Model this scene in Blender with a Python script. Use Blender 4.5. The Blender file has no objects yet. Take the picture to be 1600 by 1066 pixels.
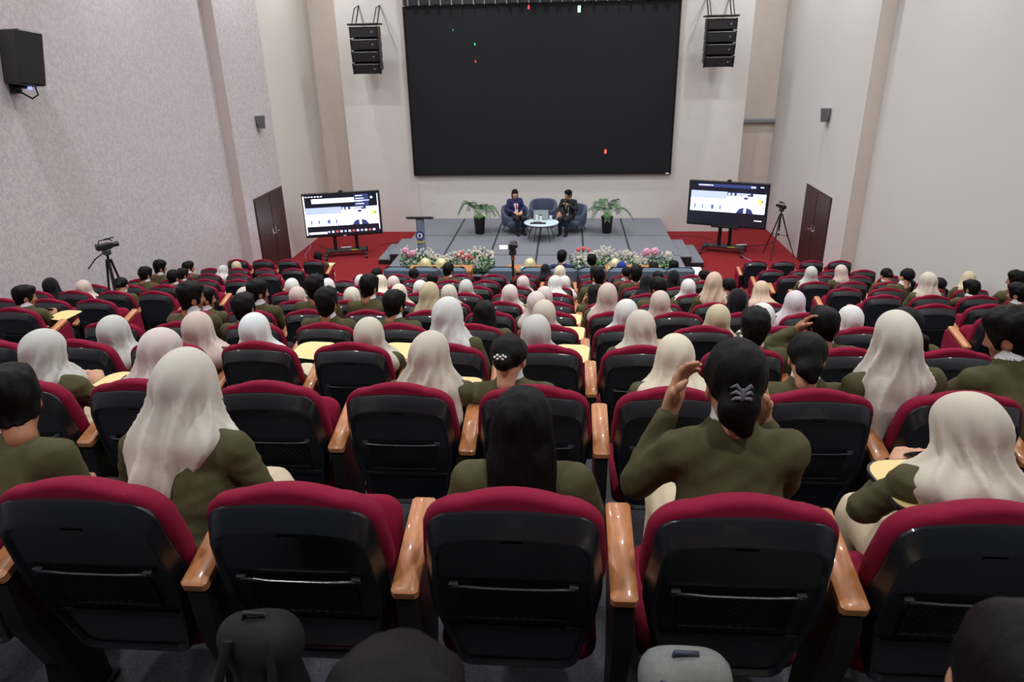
import bpy, bmesh, math, random
import numpy as np
from mathutils import Vector, Matrix

S = bpy.context.scene
COL = S.collection
PI = math.pi
K = 1.07                       # survey units -> metres

# ------------------------------------------------------------------ camera
FPX, PITCH, YAW, ROLL = 1115.94, 0.394872, 0.0802286, -0.020782
def cam_axes(p, y, r):
    fwd = np.array([-math.sin(y)*math.cos(p), math.cos(y)*math.cos(p), -math.sin(p)])
    right = np.array([math.cos(y), math.sin(y), 0.0]); up = np.cross(right, fwd)
    r2 = math.cos(r)*right + math.sin(r)*up
    return np.array([r2, np.cross(r2, fwd), fwd])
CM = cam_axes(PITCH, YAW, ROLL)
cd = bpy.data.cameras.new('camera'); cam = bpy.data.objects.new('camera', cd); COL.objects.link(cam)
cd.sensor_width = 36.0; cd.lens = FPX/1600*36; cd.clip_start = 0.05; cd.clip_end = 200
mw = Matrix.Identity(4)
for i in range(3):
    mw[i][0], mw[i][1], mw[i][2] = CM[0][i], CM[1][i], -CM[2][i]
cam.matrix_world = mw
cd.dof.use_dof = True; cd.dof.focus_distance = 4.5; cd.dof.aperture_fstop = 7.0
S.camera = cam
def ray(x, y): return CM.T @ np.array([(x-800)/FPX, -(y-533)/FPX, 1.0])
def onY(x, y, Y): r = ray(x, y); return r*(Y/r[1])
def onZ(x, y, Z): r = ray(x, y); return r*(Z/r[2])

# ------------------------------------------------------------------ world, exposure
w = bpy.data.worlds.new('world'); S.world = w; w.use_nodes = True
w.node_tree.nodes['Background'].inputs[0].default_value = (.8, .85, 1, 1)
w.node_tree.nodes['Background'].inputs[1].default_value = 0.05
S.view_settings.view_transform = 'Standard'; S.view_settings.look = 'None'
S.view_settings.gamma = 1.0; S.view_settings.use_curve_mapping = False
S.view_settings.exposure = 0.0

# ------------------------------------------------------------------ ceiling lamps (out of view, light the hall)
LAMP_W = 90.0
LAMP_COL = (.985, .99, 1.0)
CEIL = 3.4
LAMPS = [(x, y, p) for y, p in ((0.2, .6), (4.2, .66), (8.2, .98), (12.4, 1.0), (16.2, 1.0), (19.2, .8)) for x in (-6.3, -2.5, 1.1, 4.9)]

# ------------------------------------------------------------------ materials
def srgb(r, g, b):
    f = lambda c: (c/255/12.92) if c/255 <= .04045 else ((c/255+.055)/1.055)**2.4
    return (f(r), f(g), f(b), 1.0)
MATS = {}
def mat(name, col, rough=.6, spec=.5, metal=0, noise=0, nscale=40, bump=0, bscale=200, emit=None, estr=0, coat=0, sheen=0, stretch=None, trans=0, alpha=1):
    if name in MATS: return MATS[name]
    m = bpy.data.materials.new(name); m.use_nodes = True
    nt = m.node_tree; b = nt.nodes['Principled BSDF']
    b.inputs['Base Color'].default_value = col; b.inputs['Roughness'].default_value = rough
    b.inputs['Specular IOR Level'].default_value = spec; b.inputs['Metallic'].default_value = metal
    if coat: b.inputs['Coat Weight'].default_value = coat
    if sheen: b.inputs['Sheen Weight'].default_value = sheen; b.inputs['Sheen Roughness'].default_value = .4
    if trans: b.inputs['Transmission Weight'].default_value = trans
    if emit: b.inputs['Emission Color'].default_value = emit; b.inputs['Emission Strength'].default_value = estr
    if noise or bump:
        tc = nt.nodes.new('ShaderNodeTexCoord'); src = tc.outputs['Object']
        if stretch:
            mp = nt.nodes.new('ShaderNodeMapping'); mp.inputs['Scale'].default_value = stretch
            nt.links.new(src, mp.inputs[0]); src = mp.outputs[0]
        if noise:
            n = nt.nodes.new('ShaderNodeTexNoise'); n.inputs['Scale'].default_value = nscale; n.inputs['Detail'].default_value = 4
            nt.links.new(src, n.inputs['Vector'])
            r = nt.nodes.new('ShaderNodeValToRGB')
            r.color_ramp.elements[0].position = .3; r.color_ramp.elements[1].position = .7
            r.color_ramp.elements[0].color = tuple(max(0, c*(1-noise)) for c in col[:3])+(1,)
            r.color_ramp.elements[1].color = tuple(min(1, c*(1+noise)) for c in col[:3])+(1,)
            nt.links.new(n.outputs[0], r.inputs[0]); nt.links.new(r.outputs[0], b.inputs['Base Color'])
        if bump:
            n2 = nt.nodes.new('ShaderNodeTexNoise'); n2.inputs['Scale'].default_value = bscale; n2.inputs['Detail'].default_value = 3
            nt.links.new(src, n2.inputs['Vector'])
            bp = nt.nodes.new('ShaderNodeBump'); bp.inputs['Strength'].default_value = bump; bp.inputs['Distance'].default_value = .004
            nt.links.new(n2.outputs[0], bp.inputs['Height']); nt.links.new(bp.outputs[0], b.inputs['Normal'])
    MATS[name] = m
    return m

def wallpaper(name, c0, c1, r0, r1, scale):
    m = bpy.data.materials.new(name); m.use_nodes = True; nt = m.node_tree; b = nt.nodes['Principled BSDF']
    tc = nt.nodes.new('ShaderNodeTexCoord'); n = nt.nodes.new('ShaderNodeTexNoise')
    n.inputs['Scale'].default_value = scale; n.inputs['Detail'].default_value = 3; n.inputs['Distortion'].default_value = 1.2
    nt.links.new(tc.outputs['Object'], n.inputs['Vector'])
    r = nt.nodes.new('ShaderNodeValToRGB'); r.color_ramp.elements[0].position = .46; r.color_ramp.elements[1].position = .54
    r.color_ramp.elements[0].color = c0; r.color_ramp.elements[1].color = c1
    nt.links.new(n.outputs[0], r.inputs[0]); nt.links.new(r.outputs[0], b.inputs['Base Color'])
    q = nt.nodes.new('ShaderNodeMapRange'); q.inputs['From Min'].default_value = .46; q.inputs['From Max'].default_value = .54
    q.inputs['To Min'].default_value = r0; q.inputs['To Max'].default_value = r1
    nt.links.new(n.outputs[0], q.inputs['Value']); nt.links.new(q.outputs[0], b.inputs['Roughness'])
    MATS[name] = m
    return m

M_WP = wallpaper('silver patterned wallpaper', srgb(188, 180, 184), srgb(202, 196, 199), .5, .3, 16)
M_CREAM = mat('cream wall paper', srgb(212, 207, 200), .6, noise=.025, nscale=6, stretch=(30, 30, 1))
M_RIGHT = mat('pale grey wall paper', srgb(208, 207, 205), .6, noise=.025, nscale=6, stretch=(30, 30, 1))
M_TAN = mat('tan wall strip', srgb(205, 194, 184), .7, noise=.03, nscale=5)
M_PINK = mat('pink tan wall strip', srgb(196, 184, 180), .7, noise=.03, nscale=5)
M_FRONT = mat('off white front wall', srgb(212, 208, 203), .7, noise=.02, nscale=4)
M_CEIL = mat('ceiling white', srgb(225, 222, 216), .8, noise=.02, nscale=3)
M_CARPET = mat('red carpet', srgb(128, 36, 40), .95, spec=.1, noise=.18, nscale=60, bump=.4, bscale=300)
M_TIER = mat('grey tier carpet', srgb(78, 78, 84), .95, spec=.1, noise=.25, nscale=90)
M_STAGE = mat('grey stage carpet', srgb(116, 118, 126), .95, spec=.1, noise=.1, nscale=50)
M_SEAM = mat('dark stage seam', srgb(44, 44, 50), .8)
M_STAGEBLK = mat('stage skirting black', srgb(26, 24, 26), .6)
M_RED = mat('crimson seat fabric', srgb(130, 18, 50), .88, spec=.2, noise=.08, nscale=300, bump=.15, bscale=900)
M_SHELL = mat('black seat shell plastic', srgb(25, 28, 34), .34, spec=.6, coat=.4, bump=.06, bscale=700)
M_BLACK = mat('black plastic', srgb(18, 18, 20), .45)
M_NET = mat('black pocket net', srgb(12, 12, 14), .7)
M_WOOD = mat('orange brown armrest wood', srgb(188, 124, 78), .38, noise=.16, nscale=9, stretch=(14, 1.5, 14), coat=.3)
M_TABLET = mat('pale yellow tablet wood', srgb(232, 204, 138), .45, noise=.04, nscale=8, stretch=(3, 12, 3))
M_DOOR = mat('dark brown door', srgb(58, 34, 32), .45, noise=.2, nscale=5, stretch=(10, 10, .7))
M_STEEL = mat('brushed steel', srgb(190, 190, 192), .3, metal=1, noise=.05)
M_LED = mat('led wall black', srgb(21, 23, 27), .62, spec=.3, noise=.06, nscale=3)
M_GREY = mat('grey plastic', srgb(132, 134, 138), .5)
M_DGREY = mat('dark grey metal', srgb(52, 53, 57), .4, noise=.06)
M_SKIN = mat('skin', srgb(196, 146, 116), .5, noise=.05, nscale=30)
M_SKIN2 = mat('tan skin', srgb(166, 114, 84), .5, noise=.05, nscale=30)
M_HAIR = mat('black hair', srgb(12, 10, 11), .55, spec=.14, noise=.35, nscale=60, stretch=(1, 1, .12), bump=.5, bscale=160)
M_OLIVE = mat('olive blazer cloth', srgb(80, 77, 52), .85, spec=.2, noise=.1, nscale=14, bump=.5, bscale=26)
M_SKIRT = mat('beige skirt cloth', srgb(214, 198, 170), .85, spec=.2, noise=.06, nscale=12)
M_DTROU = mat('dark trousers cloth', srgb(34, 32, 34), .85, spec=.2, noise=.1, nscale=20)
M_WHITE = mat('white shirt cloth', srgb(226, 228, 232), .8, noise=.03)
M_SHOE = mat('black shoe leather', srgb(20, 18, 18), .35, noise=.1)
M_NAVY = mat('navy suit cloth', srgb(32, 34, 84), .8, noise=.08)
M_DKSUIT = mat('black suit cloth', srgb(20, 22, 28), .8, noise=.1)
M_SOFA = mat('blue grey sofa fabric', srgb(92, 106, 120), .85, spec=.2, noise=.07, nscale=60)
M_ARMCH = mat('slate blue armchair fabric', srgb(70, 78, 98), .9, spec=.2, noise=.08, nscale=120, sheen=.2)
HIJ = {}
for n_, c_ in dict(beige=(200, 192, 178), cream=(214, 206, 184), white=(212, 213, 209), grey=(192, 193, 187), pinkish=(208, 196, 191), blush=(198, 182, 172), peach=(202, 180, 158),
                   khaki=(190, 180, 150), lavender=(208, 200, 206), black=(24, 24, 27), icy=(218, 224, 226), blue=(34, 54, 130), ivory=(207, 201, 190)).items():
    HIJ[n_] = mat(n_+' hijab cloth', srgb(*c_), .9, spec=.15, noise=.03, nscale=8, bump=.08, bscale=900, sheen=.15)

# ------------------------------------------------------------------ object helpers
def tag(o, label=None, cat=None, group=None, kind=None):
    if label: o['label'] = label
    if cat: o['category'] = cat
    if group: o['group'] = group
    if kind: o['kind'] = kind
    return o
def empty(name, loc=(0, 0, 0), rz=0.0):
    o = bpy.data.objects.new(name, None); COL.objects.link(o)
    o.location = loc; o.rotation_euler = (0, 0, rz); o.empty_display_size = .1
    return o
def link(name, me, m=None, parent=None, loc=None):
    o = bpy.data.objects.new(name, me); COL.objects.link(o)
    if parent: o.parent = parent
    if loc is not None: o.location = loc
    if m:
        if len(me.materials) == 0: me.materials.append(m)
        elif me.materials[0] != m:
            o.material_slots[0].link = 'OBJECT'; o.material_slots[0].material = m
    return o
class MB:
    """collects shapes; mesh()/build() turns them into ONE mesh"""
    def __init__(s): s.v = []; s.f = []
    def add(s, vs, fs):
        n = len(s.v); s.v += [tuple(p) for p in vs]; s.f += [tuple(i+n for i in q) for q in fs]; return s
    def box(s, x0, x1, y0, y1, z0, z1, M=None):
        vs = [Vector(p) for p in ((x0, y0, z0), (x1, y0, z0), (x1, y1, z0), (x0, y1, z0), (x0, y0, z1), (x1, y0, z1), (x1, y1, z1), (x0, y1, z1))]
        if M is not None: vs = [M @ p for p in vs]
        return s.add(vs, [(0, 3, 2, 1), (4, 5, 6, 7), (0, 1, 5, 4), (1, 2, 6, 5), (2, 3, 7, 6), (3, 0, 4, 7)])
    def bbox(s, x0, x1, y0, y1, z0, z1, b=.01, M=None):
        """box with chamfered edges"""
        b = min(b, (x1-x0)*.45, (y1-y0)*.45, (z1-z0)*.45)
        rings = []
        for z, i in ((z0, b), (z0+b, 0), (z1-b, 0), (z1, b)):
            c = b
            X0, X1, Y0, Y1 = x0+i, x1-i, y0+i, y1-i
            rings.append([(X0+c, Y0, z), (X1-c, Y0, z), (X1, Y0+c, z), (X1, Y1-c, z), (X1-c, Y1, z), (X0+c, Y1, z), (X0, Y1-c, z), (X0, Y0+c, z)])
        return s.loft(rings, True, True, M)
    def loft(s, rings, cap0=True, cap1=True, M=None, closed=True):
        n = len(rings[0]); vs = [Vector(p) for r in rings for p in r]
        if M is not None: vs = [M @ p for p in vs]
        fs = []
        for i in range(len(rings)-1):
            for j in range(n if closed else n-1):
                k = (j+1) % n
                fs.append((i*n+j, i*n+k, (i+1)*n+k, (i+1)*n+j))
        if cap0: fs.append(tuple(range(n-1, -1, -1)))
        if cap1: fs.append(tuple((len(rings)-1)*n+j for j in range(n)))
        return s.add(vs, fs)
    def cyl(s, a, b, r0, r1=None, n=12, caps=True):
        r1 = r0 if r1 is None else r1
        a = Vector(a); b = Vector(b); d = (b-a).normalized()
        u = d.orthogonal().normalized(); v = d.cross(u)
        R = [[c+(u*math.cos(2*PI*i/n)+v*math.sin(2*PI*i/n))*r for i in range(n)] for c, r in ((a, r0), (b, r1))]
        return s.loft(R, caps, caps)
    def tube(s, pts, r, n=8):
        pts = [Vector(p) for p in pts]; R = []
        rr = r if isinstance(r, (list, tuple)) else [r]*len(pts)
        u = None
        for i, p in enumerate(pts):
            d = (pts[min(i+1, len(pts)-1)]-pts[max(i-1, 0)]).normalized()
            u = d.orthogonal().normalized() if u is None else (u-d*u.dot(d)).normalized()
            v = d.cross(u)
            R.append([p+(u*math.cos(2*PI*j/n)+v*math.sin(2*PI*j/n))*rr[i] for j in range(n)])
        return s.loft(R)
    def lathe(s, prof, c=(0, 0, 0), n=20, M=None, sx=1, sy=1):
        c = Vector(c)
        R = [[c+Vector((r*math.cos(2*PI*j/n)*sx, r*math.sin(2*PI*j/n)*sy, z)) for j in range(n)] for r, z in prof]
        return s.loft(R, True, True, M)
    def ball(s, c, r, n=12, m=8, M=None):
        r = (r, r, r) if not isinstance(r, (tuple, list)) else r
        R = []
        for i in range(1, m):
            a = PI*i/m
            R.append([(c[0]+r[0]*math.sin(a)*math.cos(2*PI*j/n), c[1]+r[1]*math.sin(a)*math.sin(2*PI*j/n), c[2]-r[2]*math.cos(a)) for j in range(n)])
        return s.loft(R, True, True, M)
    def quad(s, p): return s.add(p, [(0, 1, 2, 3)])
    def mesh(s, name, smooth=0):
        me = bpy.data.meshes.new(name); me.from_pydata(s.v, [], s.f); me.update()
        if smooth:
            me.shade_smooth()
            if smooth < 180: me.set_sharp_from_angle(angle=math.radians(smooth))
        return me
    def build(s, name, m, parent=None, smooth=0, loc=None):
        return link(name, s.mesh(name, smooth), m, parent, loc)
def struct(name, mb, m, parent=None, smooth=0):
    o = mb.build(name, m, parent, smooth)
    if parent is None: o['kind'] = 'structure'
    return o
def copy_tree(o, parent=None):
    c = o.copy(); COL.objects.link(c); c.parent = parent
    for ch in list(o.children): copy_tree(ch, c)
    return c
def noise3(P, seed=0):
    """cheap smooth pseudo-noise in [-1,1] for numpy points"""
    r = np.random.RandomState(seed); out = 0
    for i in range(4):
        k = r.randn(3); k /= np.linalg.norm(k)
        out = out + np.sin(P @ k + r.rand()*6.28)
    return out/4
ORD = ['zeroth', 'first', 'second', 'third', 'fourth', 'fifth', 'sixth', 'seventh', 'eighth', 'ninth', 'tenth', 'eleventh', 'twelfth']
# ------------------------------------------------------------------ layout of the hall (metres)
ROWY = lambda r: (1.36+1.1*r)*K
TOPZ = {r: z*K for r, z in enumerate([-.933, -1.2, -1.493, -1.805, -2.11, -2.412, -2.695, -2.975, -3.245, -3.5, -3.735, -3.885])}
TOPZ[-1] = -.655*K
CHAIR_H = 1.0
FLOORZ = {r: z-CHAIR_H for r, z in TOPZ.items()}
ZF = FLOORZ[11]
PC, XC0 = .54*K, -.12*K                    # centre block pitch and reference column
PS = .523*K
XR = lambda c: (3.63*K)+PS*c               # right block, c = 0..3 from the aisle
XL = lambda c: (-5.05*K)-PS*c              # left block
XCEN = lambda k: XC0+PC*k                  # centre block, k = -6..4
WR, WL = 5.45*K, -6.78*K                   # side walls near the stage
WR2, WL2 = 5.72*K, -7.0*K                 # side walls beside the seats
YSR, YSL = 14.2*K, 14.6*K                  # where the side walls step in
YF = 19.4*K                                # front wall
YREC = 20.1*K
YBACK = -4.5
ZS = -4.45*K                               # stage top

# walls, floor and ceiling
struct('wall_left', MB().box(WL2-.3, WL2, YBACK, YSL, ZF-.2, CEIL), M_WP)
struct('wall_left_front', MB().box(WL2-.3, WL, YSL, 16.72*K, ZF-.2, CEIL), M_WP)
struct('wall_left_end', MB().box(WL2-.3, WL, 16.72*K, YREC+.3, ZF-.2, CEIL), M_CREAM)
struct('trim_1', MB().box(WL2+.0, WL-.001, YSL-.012, YSL, ZF-.2, CEIL), M_PINK)
struct('wall_right', MB().box(WR2, WR2+.3, YBACK, YSR, ZF-.2, CEIL), M_RIGHT)
struct('wall_right_front', MB().box(WR, WR2+.3, YSR, YREC+.3, ZF-.2, CEIL), M_RIGHT)
struct('trim_2', MB().box(WR+.001, WR2, YSR-.012, YSR, ZF-.2, CEIL), M_TAN)
struct('wall_recess', MB().box(WL-.1, WR+.1, YREC, YREC+.3, ZF-.2, CEIL), M_TAN)
struct('wall_front', MB().box(-5.86*K, 4.5*K, YF, YREC, ZF-.2, CEIL), M_FRONT)
struct('wall_back', MB().box(WL2-.3, WR2+.3, YBACK-.3, YBACK, -3, CEIL), mat('darkened unseen back wall', srgb(58, 50, 48), .9, noise=.15, nscale=20))  # unseen wall, colour made dark to cut light bounced onto the chair backs
struct('ceiling', MB().box(WL2-.3, WR2+.3, YBACK-.3, YREC+.3, CEIL, CEIL+.2), M_CEIL)
struct('floor', MB().box(WL2-.3, WR2+.3, ROWY(10)-.2, YREC+.3, ZF-.22, ZF), M_CARPET)
# stepped floor tiers, one slab for each row
for r in range(-1, 11):
    y0 = ROWY(r)-.17 if r > -1 else YBACK
    if r < 10: struct('floor_tier', MB().box(WL2-.3, WR2+.3, y0, ROWY(r+1)-.17+.02, ZF-.2, FLOORZ[r]), M_TIER)
    else:
        for xa, xb in ((WL2-.3, XL(0)+.34), (XR(0)-.34, WR2+.3)): struct('floor_tier', MB().box(xa, xb, y0, ROWY(r+1)-.17+.02, ZF-.2, FLOORZ[r]), M_TIER)
# ledge in the right recess
struct('trim_3', MB().bbox(4.5*K, WR, YREC-.12, YREC, -2.06*K, -1.96*K, .02), M_GREY)
# flush door outline in the front wall, left of the stage
d = struct('door_1', MB().bbox(-4.03*K, -3.57*K, YF-.012, YF+.01, ZS, -3.47*K, .006), M_FRONT)
MB().cyl((-3.63*K, YF-.012, -4.0*K), (-3.63*K, YF-.04, -4.0*K), .018, n=10).build('door_handle', M_FRONT, d)
# double doors in the side walls
def double_door(name, xw, side, y0, y1, zt, lab):
    d = empty(name, (xw, (y0+y1)/2, ZF)); d['kind'] = 'structure'; d['label'] = lab
    h = (y1-y0)/2; H = zt-ZF; sx = side
    def B(ya, yb, za, zb, t0, t1, b=.006): return MB().bbox(min(sx*t0, sx*t1), max(sx*t0, sx*t1), ya, yb, za, zb, b)
    for yy in ((-h, -.006), (.006, h)):
        lf = B(yy[0]+.02, yy[1]-(.02 if yy[1] > .1 else 0), .01, H-.03, -.02, .03).build('door_leaf', M_DOOR, d)
        yc = -.09 if yy[0] < -.1 else .09
        MB().cyl((sx*.03, yc, 1.02*.93), (sx*.08, yc, 1.02*.93), .02, n=10).cyl((sx*.075, yc, 1.02*.93), (sx*.075, yc+(-.13 if yc < 0 else .13), 1.02*.93), .011, n=8).build('door_handle', M_STEEL, lf, 60)
        B(yc-.03, yc+.03, .88, 1.06, .028, .036, .003).build('lock_plate', M_STEEL, lf)
    f = MB(); f.box(min(0, sx*.02), max(0, sx*.02), -h, -h+.02, 0, H); f.box(min(0, sx*.02), max(0, sx*.02), h-.02, h, 0, H); f.box(min(0, sx*.02), max(0, sx*.02), -h, h, H-.03, H)
    f.build('door_frame', M_DOOR, d)
    return d
double_door('door_2', WL, 1, 15.03*K, 16.66*K, -3.02*K, 'dark brown double door in the patterned left wall')
double_door('door_3', WR, -1, 15.1*K, 16.75*K, -3.06*K, 'dark brown double door with steel handles in the right wall')

# ceiling lamps: round downlights with their own light
def downlight(x, y, p, i):
    t = empty('ceiling_downlight', (x, y, CEIL)); tag(t, f'round recessed ceiling downlight, {ORD[i//4+1]} line from the back, {ORD[i%4+1]} from the left wall', 'lamp', 'ceiling downlights')
    MB().lathe([(.20, 0), (.20, -.03), (.17, -.035), (.17, -.012)], n=20).build('housing', M_GREY, t, 40)
    MB().lathe([(.165, -.01), (.165, -.02)], n=20).build('lens', mat('lamp lens', (1, 1, 1, 1), emit=(1, .96, .9, 1), estr=6), t)
    L = bpy.data.lights.new('downlight_light', 'AREA'); L.shape = 'DISK'; L.size = .32; L.energy = LAMP_W*p; L.color = LAMP_COL; L.spread = math.radians(150)
    lo = bpy.data.objects.new('downlight_light', L); COL.objects.link(lo); lo.parent = t; lo.location = (0, 0, -.05)
for i, (x, y, p) in enumerate(LAMPS): downlight(x, y, p, i)

# ------------------------------------------------------------------ stage
SX0, SX1, SY0, SY1 = -3.85*K, 2.53*K, 14.1*K, YF
st = empty('stage', ((SX0+SX1)/2, SY0, ZF)); tag(st, 'low grey carpeted stage built of rectangular panels with dark seams', 'stage')
def rel(o, root):  # keep world coordinates while parenting
    o.location = -Vector(root.location); o.parent = root
    return o
rel(MB().box(SX0+.02, SX1-.02, SY0+.02, SY1-.001, ZF, ZS-.03).build('stage_frame', M_STAGEBLK), st)
rel(MB().box(SX0, SX1, SY0, SY1-.001, ZS-.032, ZS-.004).build('stage_deck', M_SEAM), st)
xs = [SX0+(SX1-SX0)*i/6 for i in range(7)]; ys = [SY0, 15.72*K, 17.5*K, SY1-.002]
for i in range(6):
    for j in range(3):
        rel(MB().box(xs[i]+(.026 if i else 0), xs[i+1]-(.026 if i < 5 else 0), ys[j]+(.024 if j else 0), ys[j+1]-.024*(j < 2), ZS-.02, ZS).build('stage_panel', M_STAGE), st)
# steps on both sides of the stage
def steps(x0, s, y0, y1, lab):
    t = empty('stage_steps', (x0, (y0+y1)/2, ZF)); tag(t, lab, 'steps', 'steps beside the stage')
    h = (y1-y0)/2; H = ZS-ZF
    for i, (a, b, z) in enumerate(((.0, .30, H*.72), (.30, .60, H*.36))):
        xa, xb = sorted((s*a, s*b))
        MB().box(xa, xb, -h, h, 0, z-.035).build('step_body', M_STAGEBLK, t)
        MB().bbox(xa-.01, xb+.01, -h-.01, h+.01, z-.035, z, .008).build('tread', M_STAGE, t)
    return t
steps(SX0-.05, -1, 16.2*K, 17.6*K, 'black two step stair with grey treads at the left of the stage')
steps(SX1+.05, 1, 16.0*K, 17.5*K, 'black two step stair with grey treads at the right of the stage')

# ------------------------------------------------------------------ LED wall
zb, zt = -3.21*K, .9*K; x0, x1 = -4.08*K, 2.7*K
t = empty('led_screen', ((x0+x1)/2, YF, zb)); tag(t, 'huge black switched off video wall above the stage', 'screen')
W, H = x1-x0, zt-zb
MB().bbox(-W/2, W/2, -.09, .02, 0, H, .01).build('panel', M_LED, t)
f = MB()
for a in ((-W/2-.035, -W/2, 0-.03, H), (W/2, W/2+.035, -.03, H), (-W/2-.035, W/2+.035, -.05, 0)): f.box(a[0], a[1], -.11, .02, a[2], a[3])
f.build('screen_frame', M_BLACK, t)
MB().box(W/2-.11, W/2-.02, -.114, -.11, -.045, -.01).build('badge', M_WHITE, t)
for (px, py, c, s_) in ((826, 11, (1, .03, .05), .035), (905, 14, (.3, 1, .5), .06), (742, 69, (.02, .6, .2), .02), (743, 96, (.6, .02, .03), .022), (946, 237, (1, .1, .05), .04), (708, 47, (.02, .15, .08), .02)):
    p = onY(px, py, YF-.095)
    MB().box(-s_*.6, s_*.6, -.004, .004, -s_*1.3, s_*1.3).build('lit_pixel', mat(f'lit pixel {px}', (c[0], c[1], c[2], 1), emit=(c[0], c[1], c[2], 1), estr=2.2), t, loc=Vector(p)-t.location)
# metal fins above the video wall
t = empty('screen_canopy', ((x0+x1)/2, YF, zt)); tag(t, 'grey metal fin rail running along the top of the video wall', 'rail')
MB().box(-W/2, W/2, -.16, 0, .02, .9).build('rail_backing', M_DGREY, t)
for i in range(25):
    x = -W/2+W*(i+.5)/25
    MB().box(x-.012, x+.012, -.26, -.16, .0, .9).build('fin', M_GREY, t)

# ------------------------------------------------------------------ hanging line arrays
def line_array(px, py0, py1, lab, y=18.8):
    c = onY(px, py0, y*K); b = onY(px, py1, y*K)
    H = (c[2]-b[2])/4; W = .36
    t = empty('line_array_speaker', (c[0], y*K, b[2])); tag(t, lab, 'loudspeaker', 'line array loudspeakers')
    for i in range(4):
        z0 = (3-i)*H; a = -math.radians(2+5*i)
        M = Matrix.Translation((0, -.03*i*0, z0+H*.5)) @ Matrix.Rotation(-a, 4, 'X')
        cb = MB().bbox(-W, W, -.2, .22, -H*.46, H*.46, .015, M).build('cabinet', M_BLACK, t)
        MB().box(-W+.04, W-.04, -.212, -.2, -H*.38, H*.38, M).build('grille', mat('speaker grille', srgb(26, 26, 28), .7, bump=.5, bscale=260), cb)
        MB().box(W*.55, W*.66, -.216, -.21, -H*.06, H*.1, M).build('badge', M_GREY, cb)
        for sx in (-1, 1): MB().box(sx*W-.02, sx*W+.02, -.19, -.15, -H*.5, H*.5, M).build('rigging_bracket', M_BLACK, cb)
    Z = 4*H+.02
    MB().bbox(-W-.05, W+.05, -.24, .26, Z, Z+.05, .01).build('rigging_frame', M_BLACK, t)
    back = YF-y*K
    for sx in (-1, 1):
        MB().tube([(sx*W*.8, .2, Z+.05), (sx*W*.8, back, Z+.5)], .018).build('rigging_strut', M_BLACK, t)
        MB().tube([(sx*W*.8, -.18, Z+.05), (sx*W*.8, .2, Z+.42), (sx*W*.8, back, Z+.5)], .014).build('rigging_strut', M_BLACK, t)
    return t
line_array(570, 41, 113, 'black line array speaker hanging left of the video wall')
line_array(1127, 28, 102, 'black line array speaker hanging right of the video wall')
# small wall speakers
def small_speaker(x, y, z, s, lab):
    t = empty('wall_speaker', (x, y, z)); tag(t, lab, 'loudspeaker', 'small grey wall speakers')
    M = Matrix.Rotation(s*math.radians(25), 4, 'Z')
    MB().loft([[(s*.09+X*.09*q, Y*.13*q, Zz) for X, Y in ((-1, -1), (1, -1), (1, 1), (-1, 1))] for Zz, q in ((-.15, .8), (.15, 1.1))], M=M).build('cabinet', M_GREY, t)
    MB().loft([[(X, -.142*q, Zz), (X+.13, -.142*q, Zz), (X+.13, -.13*q, Zz), (X, -.13*q, Zz)] for Zz, q, X in ((-.13, .8, s*.09-.065), (.13, 1.1, s*.09-.065))], M=M).build('grille', mat('mid grey grille', srgb(104, 106, 112), .6, bump=.4, bscale=300), t)
    MB().bbox(min(0, s*.05), max(0, s*.05), -.03, .03, -.05, .05, .005).build('bracket', M_GREY, t)
small_speaker(WL, 15.85*K, -1.48*K, 1, 'small grey speaker on the left wall above the door')
small_speaker(WR, 15.98*K, -1.5*K, -1, 'small grey speaker on the right wall above the door')
# large wall speaker, left
t = empty('wall_loudspeaker', (WL2, 9.12*K, -.05)); tag(t, 'large black loudspeaker on a bracket high on the left wall', 'loudspeaker')
M = Matrix.Translation((.24, -.08, .0)) @ Matrix.Rotation(math.radians(-28), 4, 'Z') @ Matrix.Rotation(math.radians(-10), 4, 'X')
MB().bbox(-.25, .25, -.12, .2, -.34, .34, .02, M).build('cabinet', M_BLACK, t)
MB().box(-.23, .23, -.132, -.12, -.32, .32, M).build('grille', MATS['speaker grille'], t)
MB().tube([(0, 0, -.35), (.15, 0, -.37), (.30, 0, -.34)], .025).bbox(0, .03, -.1, .1, -.45, -.25, .004).build('bracket', M_BLACK, t)
MB().tube([(.28, .03, -.36), (.33, -.02, -.47), (.22, .0, -.52), (.1, 0, -.45), (0, 0, -.4)], .012).build('cable', M_BLACK, t)
MB().box(.28, .33, -.12, -.10, -.40, -.36).build('status_light', mat('blue status light', (.2, .25, 1, 1), emit=(.3, .35, 1, 1), estr=1.5), t)
# ------------------------------------------------------------------ auditorium chairs
TILT = math.radians(13)
BN = Vector((0, -math.cos(TILT), -math.sin(TILT)))   # rear normal of the back
BW = Vector((0, math.sin(TILT), -math.cos(TILT)))    # down along the back
def back_outline(hw_top, hw_mid, hw_bot, w0, w1, arch, rt, rb, n=7):
    """closed outline (x, w) of a chair back, clockwise seen from behind"""
    pts = []
    def corner(cx, cw, r, a0, a1):
        for i in range(n+1):
            a = a0+(a1-a0)*i/n; pts.append((cx+r*math.cos(a), cw-r*math.sin(a)))
    m = w0+(w1-w0)*.42
    corner(hw_top-rt, w0+arch+rt, rt, 0, PI/2)
    for i in range(1, 8):
        x = (hw_top-rt)*(1-2*i/8); pts.append((x, w0+arch*(x/(hw_top-rt))**2))
    corner(-hw_top+rt, w0+arch+rt, rt, PI/2, PI)
    pts.append((-hw_mid, m)); pts.append((-hw_mid*.99, m+.06))
    corner(-hw_bot+rb, w1-rb, rb, PI, 1.5*PI)
    corner(hw_bot-rb, w1-rb, rb, 1.5*PI, 2*PI)
    pts.append((hw_mid*.99, m+.06)); pts.append((hw_mid, m))
    return pts
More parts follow.
